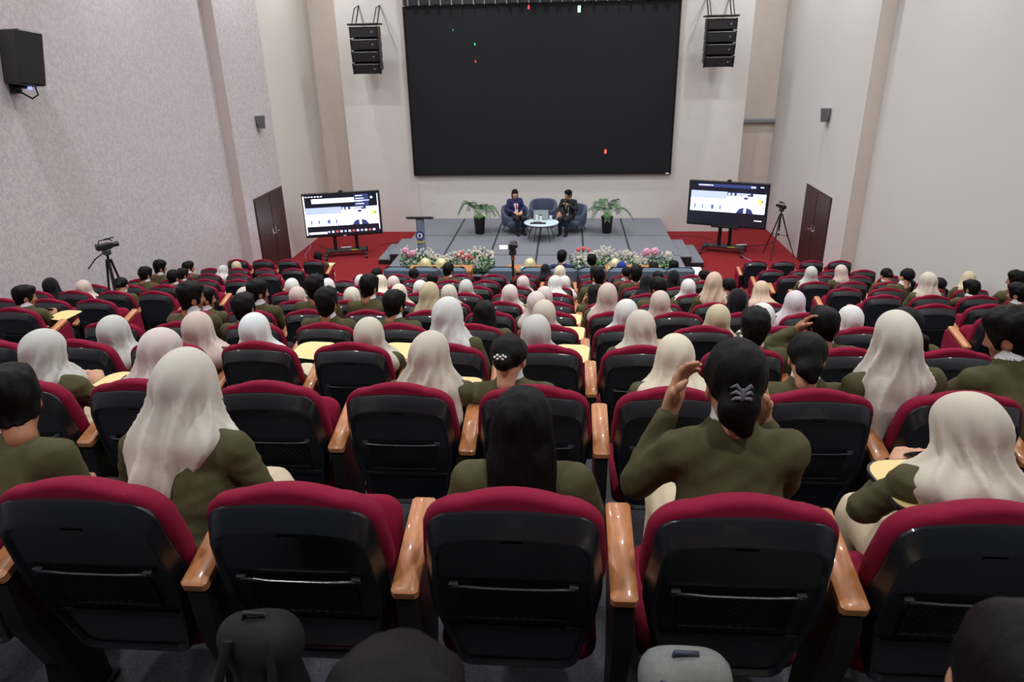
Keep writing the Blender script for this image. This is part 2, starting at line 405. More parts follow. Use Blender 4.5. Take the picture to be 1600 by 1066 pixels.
def ring(pts, d, ix=0., it=0., ib=0.):
    xs = [p[0] for p in pts]; ws = [p[1] for p in pts]; hx = max(xs); w0, w1 = min(ws), max(ws)
    out = []
    for x, w_ in pts:
        X = x*(hx-ix)/hx; t = (w_-w0)/(w1-w0); Wd = w_+it*(1-t)-ib*t
        p = Vector((X, 0, 0))+BW*Wd+BN*d+Vector((0, 0, CHAIR_H-.028))
        out.append(p)
    return out
OC = back_outline(.236, .246, .20, .0, .58, .03, .105, .05)
OS = back_outline(.222, .236, .185, .042, .68, .012, .075, .05)
mb = MB(); mb.loft([ring(OC, .0, .02, .012, .02), ring(OC, -.008, .006, .002, .008), ring(OC, -.025, 0, .002), ring(OC, -.05, .0, .014), ring(OC, -.075, .012, .036, .012), ring(OC, -.098, .05, .08, .05), ring(OC, -.108, .12, .18, .14)])
ME_CUSH = mb.mesh('back_cushion', 180)
mb = MB(); mb.loft([ring(OS, -.01), ring(OS, .006), ring(OS, .010, .003, .003, .003), ring(OS, .044, .013, .044, .012), ring(OS, .049, .018, .051, .017), ring(OS, .049, .024, .057, .024), ring(OS, .036, .034, .068, .034), ring(OS, .036, .05, .085, .05)])
ME_SHELL = mb.mesh('back_shell', 33)
def bp(x, w_, d): return Vector((x, 0, CHAIR_H-.028))+BW*w_+BN*d
mb = MB(); mb.tube([bp(-.158, .285, .05), bp(-.08, .288, .052), bp(0, .289, .052), bp(.08, .288, .052), bp(.158, .285, .05)], .0045, 6)
ME_BAR = mb.mesh('pocket_bar', 60)
mb = MB()
q = [bp(-.012, .278, .034), bp(.012, .278, .034), bp(.012, .292, .034), bp(-.012, .292, .034)]
mb.loft([q, [p+BN*.018 for p in q]])
ME_CLIP = mb.mesh('pocket_clip')
mb = MB()
nx, nw = 12, 7
def np_(i, j): return bp(-.145+.29*i/nx, .292+.155*j/nw*(1-.03), .046+.012*math.sin(PI*j/nw)*math.sin(PI*i/nx)-.008*(j/nw))
for i in range(nx):
    for j in range(nw):
        for (a, b_) in (((i, j), (i+1, j+1)), ((i+1, j), (i, j+1))):
            p, q = np_(*a), np_(*b_); d_ = (q-p).cross(BN).normalized()*.0028
            mb.add([p-d_, p+d_, q+d_, q-d_], [(0, 1, 2, 3)])
f_ = [np_(0, 0), np_(0, nw), np_(nx, nw), np_(nx, 0)]
mb.tube(f_, .005, 5)
ME_NET = mb.mesh('pocket_net')
mb = MB(); q = [bp(-.028, .12, .034), bp(.028, .12, .034), bp(.028, .128, .034), bp(-.028, .128, .034)]; mb.loft([q, [p+BN*.006 for p in q]])
ME_SLOT = mb.mesh('grip_slot')
# lower lip line under the pocket
mb = MB(); q = [bp(-.19, .47, .034), bp(.19, .47, .034), bp(.186, .484, .034), bp(-.186, .484, .034)]; mb.loft([q, [p+BN*.008 for p in q]])
ME_LIP = mb.mesh('pocket_lip')
def seat_mesh(up):
    hinge = Vector((0, .13, .36))
    M = Matrix.Translation(hinge) @ Matrix.Rotation(math.radians(68 if up else 3), 4, 'X') @ Matrix.Translation(-hinge)
    c = MB(); R = []
    def rr(x, y0, y1, z, r=.06, n=5):
        o = []
        for cx, cy, a0 in ((x-r, y1-r, 0), (-x+r, y1-r, PI/2), (-x+r, y0+r, PI), (x-r, y0+r, 1.5*PI)):
            for i in range(n+1):
                a = a0+PI/2*i/n; o.append((cx+r*math.cos(a), cy+r*math.sin(a), z))
        return o
    c.loft([rr(.215, .13, .55, .32), rr(.228, .115, .565, .335), rr(.23, .11, .57, .36), rr(.222, .12, .56, .385), rr(.18, .16, .52, .402), rr(.08, .3, .4, .406, .03)], M=M)
    p = MB(); p.loft([rr(.18, .16, .5, .285), rr(.205, .14, .53, .30), rr(.212, .135, .545, .322)], M=M)
    return c.mesh('seat_cushion', 180), p.mesh('seat_pan', 60)
ME_SEAT = {u: seat_mesh(u) for u in (0, 1)}
ARM_X = PC/2
def arm_meshes():
    a = MB(); M = Matrix.Translation((0, .0, .655)) @ Matrix.Rotation(math.radians(12), 4, 'X')
    a.bbox(-.036, .036, .0, .34, -.02, .02, .009, M)
    b = MB(); b.loft([[(-.024, .06, .0), (.024, .06, .0), (.024, .28, .0), (-.024, .28, .0)], [(-.024, .09, .25), (.024, .09, .25), (.024, .26, .25), (-.024, .26, .25)],
                      [(-.026, .02, .46), (.026, .02, .46), (.026, .33, .46), (-.026, .33, .46)], [(-.028, .012, .63), (.028, .012, .63), (.028, .335, .70), (-.028, .335, .70)]])
    e = MB(); e.loft([[(.0, .03, .05), (.022, .03, .05), (.022, .34, .05), (.0, .34, .05)], [(.0, .02, .46), (.022, .02, .46), (.022, .35, .46), (.0, .35, .46)],
                      [(.0, .012, .632), (.022, .012, .632), (.022, .34, .70), (.0, .34, .70)]])
    f = MB(); f.bbox(-.04, .04, .04, .30, 0, .02, .004)
    return a.mesh('armrest', 40), b.mesh('arm_panel'), e.mesh('end_panel'), f.mesh('foot_plate')
ME_ARM, ME_PANEL, ME_END, ME_FOOT = arm_meshes()
def tablet_mesh():
    """writing tablet: rounded board with a dark edge, over the knees"""
    def out(i, z):
        o = []
        for cx, cy, r, a0 in ((.12-i, .15-i, .05, 0), (-.12+i, .15-i, .08, PI/2), (-.12+i, -.12+i, .05, PI), (.12-i, -.14+i, .05, 1.5*PI)):
            for k in range(6):
                a = a0+PI/2*k/5; sx = 1 if math.cos(a0+PI/4) > 0 else -1; sy = 1 if math.sin(a0+PI/4) > 0 else -1
                o.append((cx-sx*r+r*math.cos(a), cy-sy*r+r*math.sin(a), z))
        return o
    b = MB(); b.loft([out(0, -.008), out(0, .006)])
    e = MB(); e.loft([out(-.006, -.01), out(-.006, .004)])
    return b.mesh('tablet_board'), e.mesh('tablet_edge')
ME_TAB, ME_TABE = tablet_mesh()
CHAIRS = {}
def make_chair(x, r, occupied, side, lab, grp, tablet=None):
    """side: 'm' armrest on its right only, 'l' leftmost (both), ends get a red panel on the aisle side"""
    t = empty('auditorium_chair', (x, ROWY(r), FLOORZ[r])); tag(t, lab, 'chair', grp)
    link('back_cushion', ME_CUSH, M_RED, t)
    s_ = link('back_shell', ME_SHELL, M_SHELL, t)
    if r < 6:
        link('pocket_bar', ME_BAR, M_SHELL, s_); [link('pocket_clip', ME_CLIP, M_DGREY, s_, (sx*.158, 0, 0)) for sx in (-1, 1)]
        link('pocket_net', ME_NET, M_NET, s_); link('grip_slot', ME_SLOT, M_SHELL, s_); link('pocket_lip', ME_LIP, M_SHELL, s_)
    u = 0 if occupied else 1
    c = link('seat', ME_SEAT[u][0], M_RED, t); link('seat_pan', ME_SEAT[u][1], M_BLACK, c)
    hp = side['hp']
    for sx in ((-1, 1) if side['left'] else (1,)):
        a = link('armrest', ME_ARM, M_WOOD, t, (sx*hp, 0, 0))
        p = link('arm_panel', ME_PANEL, M_BLACK, t, (sx*hp, 0, 0)); link('foot_plate', ME_FOOT, M_BLACK, p)
        if side['end'] == sx or side['end'] == 2:
            e = link('end_panel', ME_END, M_RED, t, (sx*(hp+.026), 0, 0))
            if sx < 0: e.scale = (-1, 1, 1)
    if tablet:
        tablet, tx = tablet if isinstance(tablet, tuple) else (tablet, tablet*.165)
        b = link('tablet_board', ME_TAB, M_TABLET, t, (tx, .48, .715)); b.rotation_euler = (0, 0, -tablet*.08)
        link('tablet_edge', ME_TABE, M_BLACK, b)
        if tablet > 0: MB().tube([(tablet*hp, .30, .55), (tablet*hp, .33, .68), (tx*.9, .40, .702)], .012).build('tablet_bracket', M_DGREY, t)
    return t
def seat_phrase(block, r, c):
    if block == 'C': return f'centre block, {ORD[r+1]} row from camera, {ORD[c+7]} seat from left'
    return f'{"left" if block == "L" else "right"} block, {ORD[r+1]} row from camera, {ORD[c+1]} seat from aisle'
# ------------------------------------------------------------------ people: bodies and clothes as smooth distance fields
def smin(a, b, k):
    h = np.maximum(k-np.abs(a-b), 0)/k
    return np.minimum(a, b)-h*h*k*.25
def smax(a, b, k): return -smin(-a, -b, k)
def ell(P, c, r):
    q = P-np.array(c, np.float32); r = np.array(r, np.float32)
    k0 = np.sqrt(((q/r)**2).sum(-1)); k1 = np.sqrt(((q/(r*r))**2).sum(-1))+1e-9
    return k0*(k0-1)/k1
def cap(P, a, b, ra, rb):
    a = np.array(a, np.float32); b = np.array(b, np.float32); ab = b-a
    q = P-a; t = np.clip((q @ ab)/max(1e-9, float(ab @ ab)), 0, 1)
    return np.sqrt(((q-t[..., None]*ab)**2).sum(-1))-(ra+(rb-ra)*t)
def plane(P, c, n): return (P-np.array(c, np.float32)) @ np.array(n, np.float32)
EDG = [((0, 0, 0), (1, 0, 0)), ((0, 1, 0), (1, 1, 0)), ((0, 0, 1), (1, 0, 1)), ((0, 1, 1), (1, 1, 1)),
       ((0, 0, 0), (0, 1, 0)), ((1, 0, 0), (1, 1, 0)), ((0, 0, 1), (0, 1, 1)), ((1, 0, 1), (1, 1, 1)),
       ((0, 0, 0), (0, 0, 1)), ((1, 0, 0), (1, 0, 1)), ((0, 1, 0), (0, 1, 1)), ((1, 1, 0), (1, 1, 1))]
def nets(fn, lo, hi, h):
    """surface nets: vertices and quads of the zero level of fn"""
    lo = np.array(lo, float); n = [int(math.ceil((hi[i]-lo[i])/h))+1 for i in range(3)]
    g = np.stack(np.meshgrid(*[lo[i]+h*np.arange(n[i]) for i in range(3)], indexing='ij'), -1).astype(np.float32)
    F = fn(g.reshape(-1, 3)).reshape(n)
    s = F < 0
    shp = tuple(k-1 for k in n)
    acc = np.zeros(shp+(3,), np.float32); cnt = np.zeros(shp, np.int32)
    sl = lambda c, A: A[c[0]:c[0]+shp[0], c[1]:c[1]+shp[1], c[2]:c[2]+shp[2]]
    for c0, c1 in EDG:
        a, b = sl(c0, F), sl(c1, F); m = (a < 0) != (b < 0)
        t = np.where(m, a/np.where(m, a-b, 1), 0)
        d = np.array(c1, np.float32)-np.array(c0, np.float32)
        acc += m[..., None]*(np.array(c0, np.float32)+t[..., None]*d); cnt += m
    act = cnt > 0; idx = np.full(shp, -1, np.int64); idx[act] = np.arange(int(act.sum()))
    cell = np.argwhere(act)
    V = lo+h*(cell+acc[act]/cnt[act][:, None])
    Q = []
    def emit(i, j, k, cells, pos):
        q = np.stack([idx[i+c[0], j+c[1], k+c[2]] for c in cells], -1)
        q[~pos] = q[~pos][:, ::-1]
        Q.append(q)
    for ax in range(3):
        a = [slice(1, -1)]*3; b = [slice(1, -1)]*3; a[ax] = slice(0, -1); b[ax] = slice(1, None)
        sa, sb = s[tuple(a)], s[tuple(b)]
        I = np.argwhere(sa != sb); off = np.array([1, 1, 1]); off[ax] = 0; I2 = I+off
        pos = sa[tuple(I.T)]
        o1, o2 = [(1, 2), (2, 0), (0, 1)][ax]
        cs = []
        for d1, d2 in ((-1, -1), (0, -1), (0, 0), (-1, 0)):
            c = [0, 0, 0]; c[o1] = d1; c[o2] = d2; cs.append(c)
        ok = np.ones(len(I2), bool)
        emit(I2[:, 0], I2[:, 1], I2[:, 2], cs, pos)
    return V, np.concatenate(Q)
def np_mesh(name, parts):
    vs, fs, n = [], [], 0
    for V, Q in parts:
        vs.append(np.asarray(V, np.float32)); fs.append(np.asarray(Q)+n); n += len(V)
    V = np.concatenate(vs); Q = np.concatenate(fs).astype(np.int32)
    me = bpy.data.meshes.new(name)
    me.vertices.add(len(V)); me.vertices.foreach_set('co', V.ravel())
    me.loops.add(Q.size); me.loops.foreach_set('vertex_index', Q.ravel())
    me.polygons.add(len(Q)); me.polygons.foreach_set('loop_start', np.arange(0, Q.size, 4, dtype=np.int32))
    me.update(calc_edges=True); me.validate(); me.shade_smooth()
    return me

# ---- head and hand templates (head frame: origin at head centre, +y face, +z up)
def head_sdf(P, male=False):
    d = ell(P, (0, -.012, .03), (.073, .092, .083))
    d = smin(d, ell(P, (0, .024, -.04), (.058+.004*male, .066, .074+.004*male)), .045)
    d = smin(d, cap(P, (-.012, .066, -.098), (.012, .066, -.098), .016, .016), .03)
    for s in (-1, 1):
        d = smin(d, cap(P, (s*.012, .083, .028), (s*.045, .068, .028), .009, .007), .02)
        d = smin(d, ell(P, (s*.04, .055, -.02), (.022, .022, .022)), .03)
        d = smax(d, -ell(P, (s*.031, .1, .01), (.019, .018, .012)), .012)
        d = smin(d, ell(P, (s*.0745, -.006, -.012), (.009, .019, .031)), .008)
        d = smax(d, -ell(P, (s*.086, -.002, -.008), (.008, .011, .018)), .006)
    d = smin(d, cap(P, (0, .09, .012), (0, .106, -.026), .007, .012), .014)
    d = smin(d, cap(P, (-.013, .097, -.03), (.013, .097, -.03), .006, .006), .01)
    d = smin(d, cap(P, (-.019, .084, -.062), (.019, .084, -.062), .006, .006), .008)
    d = smin(d, cap(P, (-.014, .082, -.073), (.014, .082, -.073), .007, .007), .006)
    d = smin(d, cap(P, (0, -.022, -.07), (0, -.034, -.125), .05, .047), .035)
    return d
HEAD = {m: nets(lambda P: head_sdf(P, m), (-.1, -.13, -.21), (.1, .13, .13), .0062) for m in (0, 1)}
def hand_template(curl, spread=.0):
    """right hand, wrist at the origin, fingers along +y, thumb towards -x, palm down"""
    ch = []
    for i, (x, L) in enumerate(((-.028, .072), (-.009, .08), (.010, .074), (.028, .058))):
        p = np.array([x, .088-.006*(i == 3), .0]); a = 0.0; pts = [p]
        for s_ in (.45, .32, .23):
            a += curl*(1+.08*i); dx = (x/.03)*.12+spread*(x/.03)
            p = p+L*s_*np.array([dx, math.cos(a), -math.sin(a)]); pts.append(p)
        ch.append(pts)
    th = [np.array([-.028, .025, -.006]), np.array([-.052, .052, -.018]), np.array([-.058, .078, -.03-.01*curl]), np.array([-.05, .096, -.038-.015*curl])]
    def f(P):
        d = ell(P, (0, .055, -.002), (.044, .052, .0155))
        d = smin(d, cap(P, (0, -.03, 0), (0, .03, 0), .027, .026), .03)
        for pts in ch:
            for q in range(3): d = smin(d, cap(P, pts[q], pts[q+1], .0092-.001*q, .0086-.001*q), .006)
            d = smin(d, cap(P, pts[0]+np.array([0, -.04, 0]), pts[0], .009, .0095), .012)
        for q in range(3): d = smin(d, cap(P, th[q], th[q+1], .0125-.0015*q, .0112-.0015*q), .012)
        return d
    return nets(f, (-.085, -.05, -.12), (.07, .18, .04), .0048)
HAND = {'relax': hand_template(.32), 'grip': hand_template(.75), 'flat': hand_template(.1, .1), 'point': hand_template(.18)}
def frame(yv, zv):
    y = np.array(yv, float); y /= np.linalg.norm(y); z = np.array(zv, float); z -= y*(z @ y); z /= np.linalg.norm(z)
    return np.stack([np.cross(y, z), y, z], 1)       # columns
def rotz(a): c, s = math.cos(a), math.sin(a); return np.array([[c, -s, 0], [s, c, 0], [0, 0, 1]])
def rotx(a): c, s = math.cos(a), math.sin(a); return np.array([[1, 0, 0], [0, c, -s], [0, s, c]])
def roty(a): c, s = math.cos(a), math.sin(a); return np.array([[c, 0, s], [0, 1, 0], [-s, 0, c]])
def sstep(a, b, x): t = np.clip((x-a)/(b-a), 0, 1); return t*t*(3-2*t)

HAIRCUT = ('short', 'bun', 'pony', 'long', 'bob', 'clip', 'lowbun')
def hair_sdf(P, style, seed):
    st = noise3(P*np.array([120, 120, 70], np.float32), seed+7)*.0032+noise3(P*np.array([260, 260, 60], np.float32), seed)*.0022+noise3(P*np.array([90, 90, 50], np.float32), seed+3)*.003
    if style == 'short':
        z = P[:, 2]
        d = smin(ell(P, (0, -.012, .03), (.073, .092, .083)), ell(P, (0, .024, -.04), (.060, .066, .076)), .045)
        d = smin(d, cap(P, (0, -.022, -.07), (0, -.045, -.2), .052, .056), .035)
        d = d-.0025-.011*sstep(-.09, -.01, z)-.011*sstep(.03, .11, z)*(1+.6*noise3(P*42, seed+1))
        d = smin(d, ell(P, (0, .035, .094), (.062, .06, .03)), .04)+st*1.5
        d = smax(d, -ell(P, (0, .125, -.055), (.1, .098, .118)), .015)
        d = smax(d, plane(P, (0, -.05, -.078), (0, .45, -1)), .006)
        for s in (-1, 1): d = smax(d, -ell(P, (s*.088, .004, -.028), (.028, .028, .043)), .008)
        return d
    d = ell(P, (0, -.018, .036), (.088, .107, .094))
    d = smax(d, -ell(P, (0, .125, -.045), (.085, .085, .115)), .012)
    if style in ('bun', 'pony', 'clip', 'lowbun'):
        d = smax(d, plane(P, (0, -.06, -.062), (0, .5, -1)), .015)
        for s in (-1, 1): d = smax(d, -ell(P, (s*.092, .0, -.035), (.028, .03, .05)), .01)
        if style == 'bun': d = smin(d, ell(P, (0, -.118, -.005), (.045, .04, .042)), .018)
        elif style in ('clip', 'lowbun'):
            d = smin(d, ell(P, (0, -.104, -.035), (.058, .04, .05)), .03)
            d = smin(d, cap(P, (-.02, -.11, -.05), (.015, -.112, -.088), .034, .026), .025)
        else:
            d = smin(d, cap(P, (0, -.105, -.03), (0, -.145, -.06), .024, .028), .02)
            d = smin(d, cap(P, (0, -.145, -.06), (.02, -.14, -.22), .03, .012), .02)
    elif style == 'long':
        e = ell(P, (0, -.05, -.14), (.108, .078, .25))
        e = smax(e, -ell(P, (0, .10, -.12), (.075, .12, .3)), .015)
        d = smin(d, e, .04)
    elif style == 'bob':
        e = ell(P, (0, -.02, -.04), (.094, .095, .105))
        e = smax(e, -ell(P, (0, .125, -.06), (.07, .15, .14)), .012)
        e = smax(e, plane(P, (0, 0, -.105), (0, .1, -1)), .012)
        d = smin(d, e, .03)
        d = smin(d, ell(P, (0, .072, .075), (.055, .035, .03)), .02)
    return d+st

def hijab_sdf(P, Hc, Rh, N, u, f, style, seed, amp=1.0):
    q = (P-Hc) @ Rh
    d = ell(q, (0, -.014, .022), (.092, .112, .112))
    d = smin(d, ell(q, (0, .01, -.06), (.083, .09, .09)), .05)
    lowh = Hc+Rh @ np.array([0, -.01, -.09])
    pin = .076 if style in ('cape', 'front') else .088
    d = smin(d, cap(P, lowh, N+f*.01, pin, pin+.006), .038)
    # cloth over shoulders and chest
    cape = ell(P-N, (0, 0, 0), (.18, .13, .085))
    loc = np.stack([(P-N)[:, 0], (P-N) @ f, (P-N) @ u], 1)
    if style == 'cape':
        cape = ell(loc, (0, -.01, -.05), (.2, .145, .10))
    elif style == 'back':
        cape = smin(ell(loc, (0, .0, -.03), (.17, .13, .085)), ell(loc, (.02, -.075, -.13), (.135, .055, .17)), .05)
    elif style == 'tail':
        cape = smin(ell(loc, (0, .0, -.03), (.16, .125, .08)), ell(loc, (-.05, -.085, -.09), (.10, .045, .135)), .05)
        cape = smin(cape, cap(loc, (-.075, -.10, -.13), (-.125, -.122, -.33), .046, .02), .05)
    elif style == 'front':
        cape = smin(ell(loc, (0, .03, -.025), (.15, .125, .075)), ell(loc, (0, .10, -.12), (.12, .07, .15)), .05)
    d = smin(d, cape, .07)
    d = smax(d, -ell(q, (0, .125, -.012), (.062, .075, .082)), .015)
    # folds that fan out from under the chin over the back of the head
    phi = np.arctan2(q[:, 0], -q[:, 1]); z = q[:, 2]
    r = np.random.RandomState(seed); a0, a1, a2, sg = r.rand()*6, r.rand()*6, r.rand()*6, r.choice([-1, 1])
    w_ = 1-sstep(-.07, .085, z)
    ph = phi*4.6+z*(6*sg)+.55*np.sin(z*11+phi*1.7+a0)+a1
    ph2 = phi*8.5-z*(5*sg)+.6*np.sin(z*9-phi*2+a2)
    fold = (1-np.abs(np.sin(ph)))*.75+(1-np.abs(np.sin(ph2)))*.25-.35
    fold = np.sign(fold)*np.abs(fold)**.9
    return d-amp*.021*w_*fold-.003*noise3(P*38, seed)*amp

PROTO = {}
def person_proto(key, lean=0., yaw=0., pitch=12., tilt=0., arms=('lap', 'lap'), cover='hijab', style='cape', lower='skirt', seed=1, fine=False, male=False, twist=0., amp=1.0, neck=.0, blazer=True):
    """meshes of one seated figure (facing +y, origin on the floor under the chair back)"""
    if key in PROTO: return PROTO[key]
    th = math.radians(lean)
    P0 = np.array([0, .25, .445]); u = np.array([0, math.sin(th), math.cos(th)]); f = np.array([0, math.cos(th), -math.sin(th)])
    N = P0+.452*u
    nd = np.array([0, math.sin(th*.55+math.radians(8)), math.cos(th*.55+math.radians(8))])
    Hc = N+.137*nd+np.array([math.sin(math.radians(tilt))*.1, 0, 0])
    Rh = rotz(math.radians(-yaw)) @ roty(math.radians(tilt)) @ rotx(math.radians(-pitch))
    lc = lambda x, y, z: P0+np.array([x, 0, 0])+f*y+u*z
    sl = math.sin(th)*.34
    sh, el, wr, hd = {}, {}, {}, {}
    for sx, a in ((-1, arms[0]), (1, arms[1])):
        S_ = lc(sx*(.163+.012*male), -.005, .402)
        if a == 'lap': E_, W_, D_, C_ = (sx*.235, .30+sl*.8, .62), (sx*.10, .50+sl*.5, .585), (-sx*.5, .8, -.15), 'relax'
        elif a == 'phone': E_, W_, D_, C_ = (sx*.225, .36+sl, .64), (sx*.075, .53+sl*.7, .72), (-sx*.25, .6, .6), 'grip'
        elif a == 'side': E_, W_, D_, C_ = (sx*.27, .28+sl, .64), (sx*.25, .47+sl, .68), (-sx*.1, 1, -.1), 'relax'
        elif a == 'chin': E_, W_, D_, C_ = (sx*.21, .42+sl, .68), tuple(Hc+Rh @ np.array([sx*.05, .125, -.175])), (-sx*.15, -.25, 1), 'grip'
        elif a == 'head': E_, W_, D_, C_ = (sx*.33, .32+sl, .88), tuple(Hc+Rh @ np.array([sx*.15, .02, -.02])), (-sx*.35, -.15, 1), 'relax'
        elif a == 'up': E_, W_, D_, C_ = (sx*.265, .33+sl, .69), tuple(Hc+np.array([sx*.165, .07, -.10])), (-sx*.2, .1, 1), 'relax'
        elif a == 'cheek': E_, W_, D_, C_ = (sx*.2, .37+sl, .68), tuple(Hc+np.array([sx*.12, .09, -.14])), (-sx*.25, .1, 1), 'relax'
        elif a == 'point': E_, W_, D_, C_ = (sx*.30, .36+sl, .72), (sx*.34, .60+sl, .80), (sx*.25, .9, .25), 'point'
        elif a == 'mic': E_, W_, D_, C_ = (sx*.24, .30+sl, .66), (sx*.03, .40+sl, .78), (-sx*.5, .3, .6), 'grip'
        elif a == 'knee': E_, W_, D_, C_ = (sx*.25, .34+sl, .62), (sx*.14, .60+sl*.4, .585), (-sx*.2, .9, -.5), 'relax'
        else: E_, W_, D_, C_ = a
        sh[sx], el[sx], wr[sx], hd[sx] = S_, np.array(E_, float), np.array(W_, float), (np.array(D_, float), C_)
    def torso(P, g):
        loc = np.stack([(P-P0)[:, 0], (P-P0) @ f, (P-P0) @ u], 1)
        m = 1.07 if male else 1.0
        d = ell(loc, (0, -.005, .02), (.16+g, .125+g, .13+g))
        d = smin(d, ell(loc, (0, 0, .26), (.145*m+g, .100+g, .18+g)), .07)
        d = smin(d, cap(loc, (-.14*m, -.012, .398), (.14*m, -.012, .398), .046+g, .046+g), .045)
        for s in (-1, 1): d = smin(d, cap(loc, (s*.09*m, -.008, .412), (s*.02, .0, .452), .036+g, .034+g), .03)
        for s in (-1, 1): d = smin(d, cap(loc, (s*.12*m, -.01, .428), (s*.168*m, -.008, .42), .022+g, .026+g), .02)
        return d, loc
    def armsf(P, d, g, k=.03, cut=0.):
        for sx in (-1, 1):
            w2 = wr[sx]+(el[sx]-wr[sx])*cut
            a = cap(P, sh[sx], el[sx], .044+g, .036+g)
            a = smin(a, cap(P, el[sx], w2, .038+g, .027+g*1.05), .02)
            d = smin(d, a, k)
        return d
    hipj, knee, ank = .085, (.09, .70, .45), (.09, .67, .09)
    def body(P):
        d, _ = torso(P, -.006); d = armsf(P, d, -.006)
        d = smin(d, cap(P, N+.0*u, Hc-.08*nd, .044, .044), .03)
        for sx in (-1, 1):
            d = smin(d, cap(P, (sx*hipj, .25, .455), (sx*knee[0], knee[1], knee[2]), .078, .052), .03)
            d = smin(d, cap(P, (sx*knee[0], knee[1], knee[2]), (sx*ank[0], ank[1], ank[2]), .05, .032), .02)
            d = smin(d, cap(P, (sx*ank[0], ank[1], .055), (sx*.1, .80, .045), .03, .025), .02)
        return d
    allp = [sh[s] for s in (-1, 1)]+[el[s] for s in (-1, 1)]+[wr[s] for s in (-1, 1)]+[N, P0]
    lo = np.min(allp, 0); hi = np.max(allp, 0)
    blo = np.minimum(lo-.14, (-.22, .05, .0)); bhi = np.maximum(hi+.12, (.22, .86, .62)); bhi[2] = max(bhi[2], Hc[2]-.02)
    parts = [nets(body, blo, bhi, .02)]
    hv, hq = HEAD[int(male)]
    parts.append((hv @ Rh.T+Hc, hq))
    hands = {}
    for sx in (-1, 1):
        D_, C_ = hd[sx]
        V, Q = HAND[C_]
        fa = wr[sx]-el[sx]; fa /= np.linalg.norm(fa); D_ = D_/np.linalg.norm(D_); yv = D_*.75+fa*.45
        zv = np.array([sx*.2, -.1, 1.0]) if abs(D_[2]) < .75 else np.array([sx*.7, .6, .2])
        Fm = frame(yv, zv); V2 = V.copy()
        if sx < 0: V2[:, 0] *= -1; Q = Q[:, ::-1]
        parts.append((V2*(1.04 if male else .98) @ Fm.T+wr[sx], Q)); hands[sx] = wr[sx]+Fm @ np.array([0, .085, -.03])
    out = {'body': np_mesh('body', parts)}
    if blazer:
        def jacket(P):
            d, loc = torso(P, .014); d = armsf(P, d, .012, .03, .16)
            d = d-.004*noise3(P*24, seed+5)-.0065*(1-np.abs(noise3(P*np.array([42, 42, 78]), seed+9)))**2-.0018*noise3(P*120, seed+4)+.003
            for sx in (-1, 1):   # creases at the elbow and armpit
                de = np.sqrt(((P-el[sx])**2).sum(-1)); d = d-.004*np.exp(-(de/.08)**2)*np.sin(70*((P-el[sx]) @ (sh[sx]-el[sx])/.28))
                ds = np.sqrt(((P-sh[sx])**2).sum(-1)); d = d-.004*np.exp(-(ds/.05)**2)
            # collar roll and centre back seam
            q = P-N-.008*f; ax = q @ u; rad = np.sqrt(q[:, 0]**2+(q @ f)**2)
            d = smin(d, np.maximum(np.abs(rad-.064+.25*(ax-.02))-.008, np.abs(ax-.012)-.034), .022)
            d = d+.002*np.exp(-(loc[:, 0]/.004)**2)*(loc[:, 1] < 0)
            d = d+.0035*np.exp(-((np.abs(loc[:, 0])-.158-.1*(.38-loc[:, 2])**2)/.005)**2)*(loc[:, 2] > .2)
            d = smax(d, plane(P, (0, 0, .40), (0, 0, -1)), .02)
            return smax(d, -cap(P, N+.03*u+.008*f, Hc-.0*nd, .046, .056), .01)
        out['jacket'] = np_mesh('jacket', [nets(jacket, lo-.15, np.maximum(hi+.13, N+.1), .0115 if fine else .0145)])
        if cover != 'hijab':
            def collar(P):
                q = P-(N+.06*u+.006*f); ax = q @ u; rad = np.sqrt(np.maximum(((q-ax[:, None]*u)**2).sum(-1), 0))
                d = np.maximum(np.abs(rad-.056-.22*np.maximum(0, -ax))-.005, np.abs(ax)-.03)
                return smax(d, plane(P, N+.045*f, f)-.012, .01)
            out['shirt_collar'] = np_mesh('shirt_collar', [nets(collar, N-.13, N+.13, .0065)])
    if lower == 'skirt':
        def low(P):
            d = 1e9
            for sx in (-1, 1):
                a = smin(cap(P, (sx*hipj, .22, .46), (sx*.1, .71, .455), .098, .075), cap(P, (sx*.1, .71, .45), (sx*.11, .68, .16), .075, .085), .05)
                d = a if isinstance(d, float) else smin(d, a, .12)
            d = d-.006*np.abs(np.sin(P[:, 0]*55+P[:, 2]*9+np.sin(P[:, 1]*14)))
            return smax(d, plane(P, (0, 0, .13), (0, 0, -1)), .02)
        out['skirt'] = np_mesh('skirt', [nets(low, (-.27, .08, .08), (.27, .86, .66), .018 if not fine else .014)])
    else:
        def low(P):
            d = ell(P, (0, .245, .475), (.168, .135, .115))
            for sx in (-1, 1):
                a = smin(cap(P, (sx*hipj, .25, .455), (sx*knee[0], knee[1], knee[2]), .088, .064), cap(P, (sx*knee[0], knee[1], knee[2]), (sx*ank[0], ank[1], .12), .06, .052), .03)
                d = smin(d, a, .03)
            return d-.003*noise3(P*34, seed)
        out['trousers'] = np_mesh('trousers', [nets(low, (-.25, .06, .04), (.25, .86, .68), .018)])
    for sx in (-1, 1):
        def shoe(P):
            d = smin(cap(P, (sx*.09, .64, .05), (sx*.1, .80, .036), .042, .036), ell(P, (sx*.09, .655, .075), (.036, .04, .035)), .02)
            return smax(d, plane(P, (0, 0, .002), (0, 0, -1)), .008)
        out['shoe'+'.'*(sx > 0)] = np_mesh('shoe', [nets(shoe, (sx*.095-.07, .57, -.02), (sx*.095+.07, .87, .14), .014)])
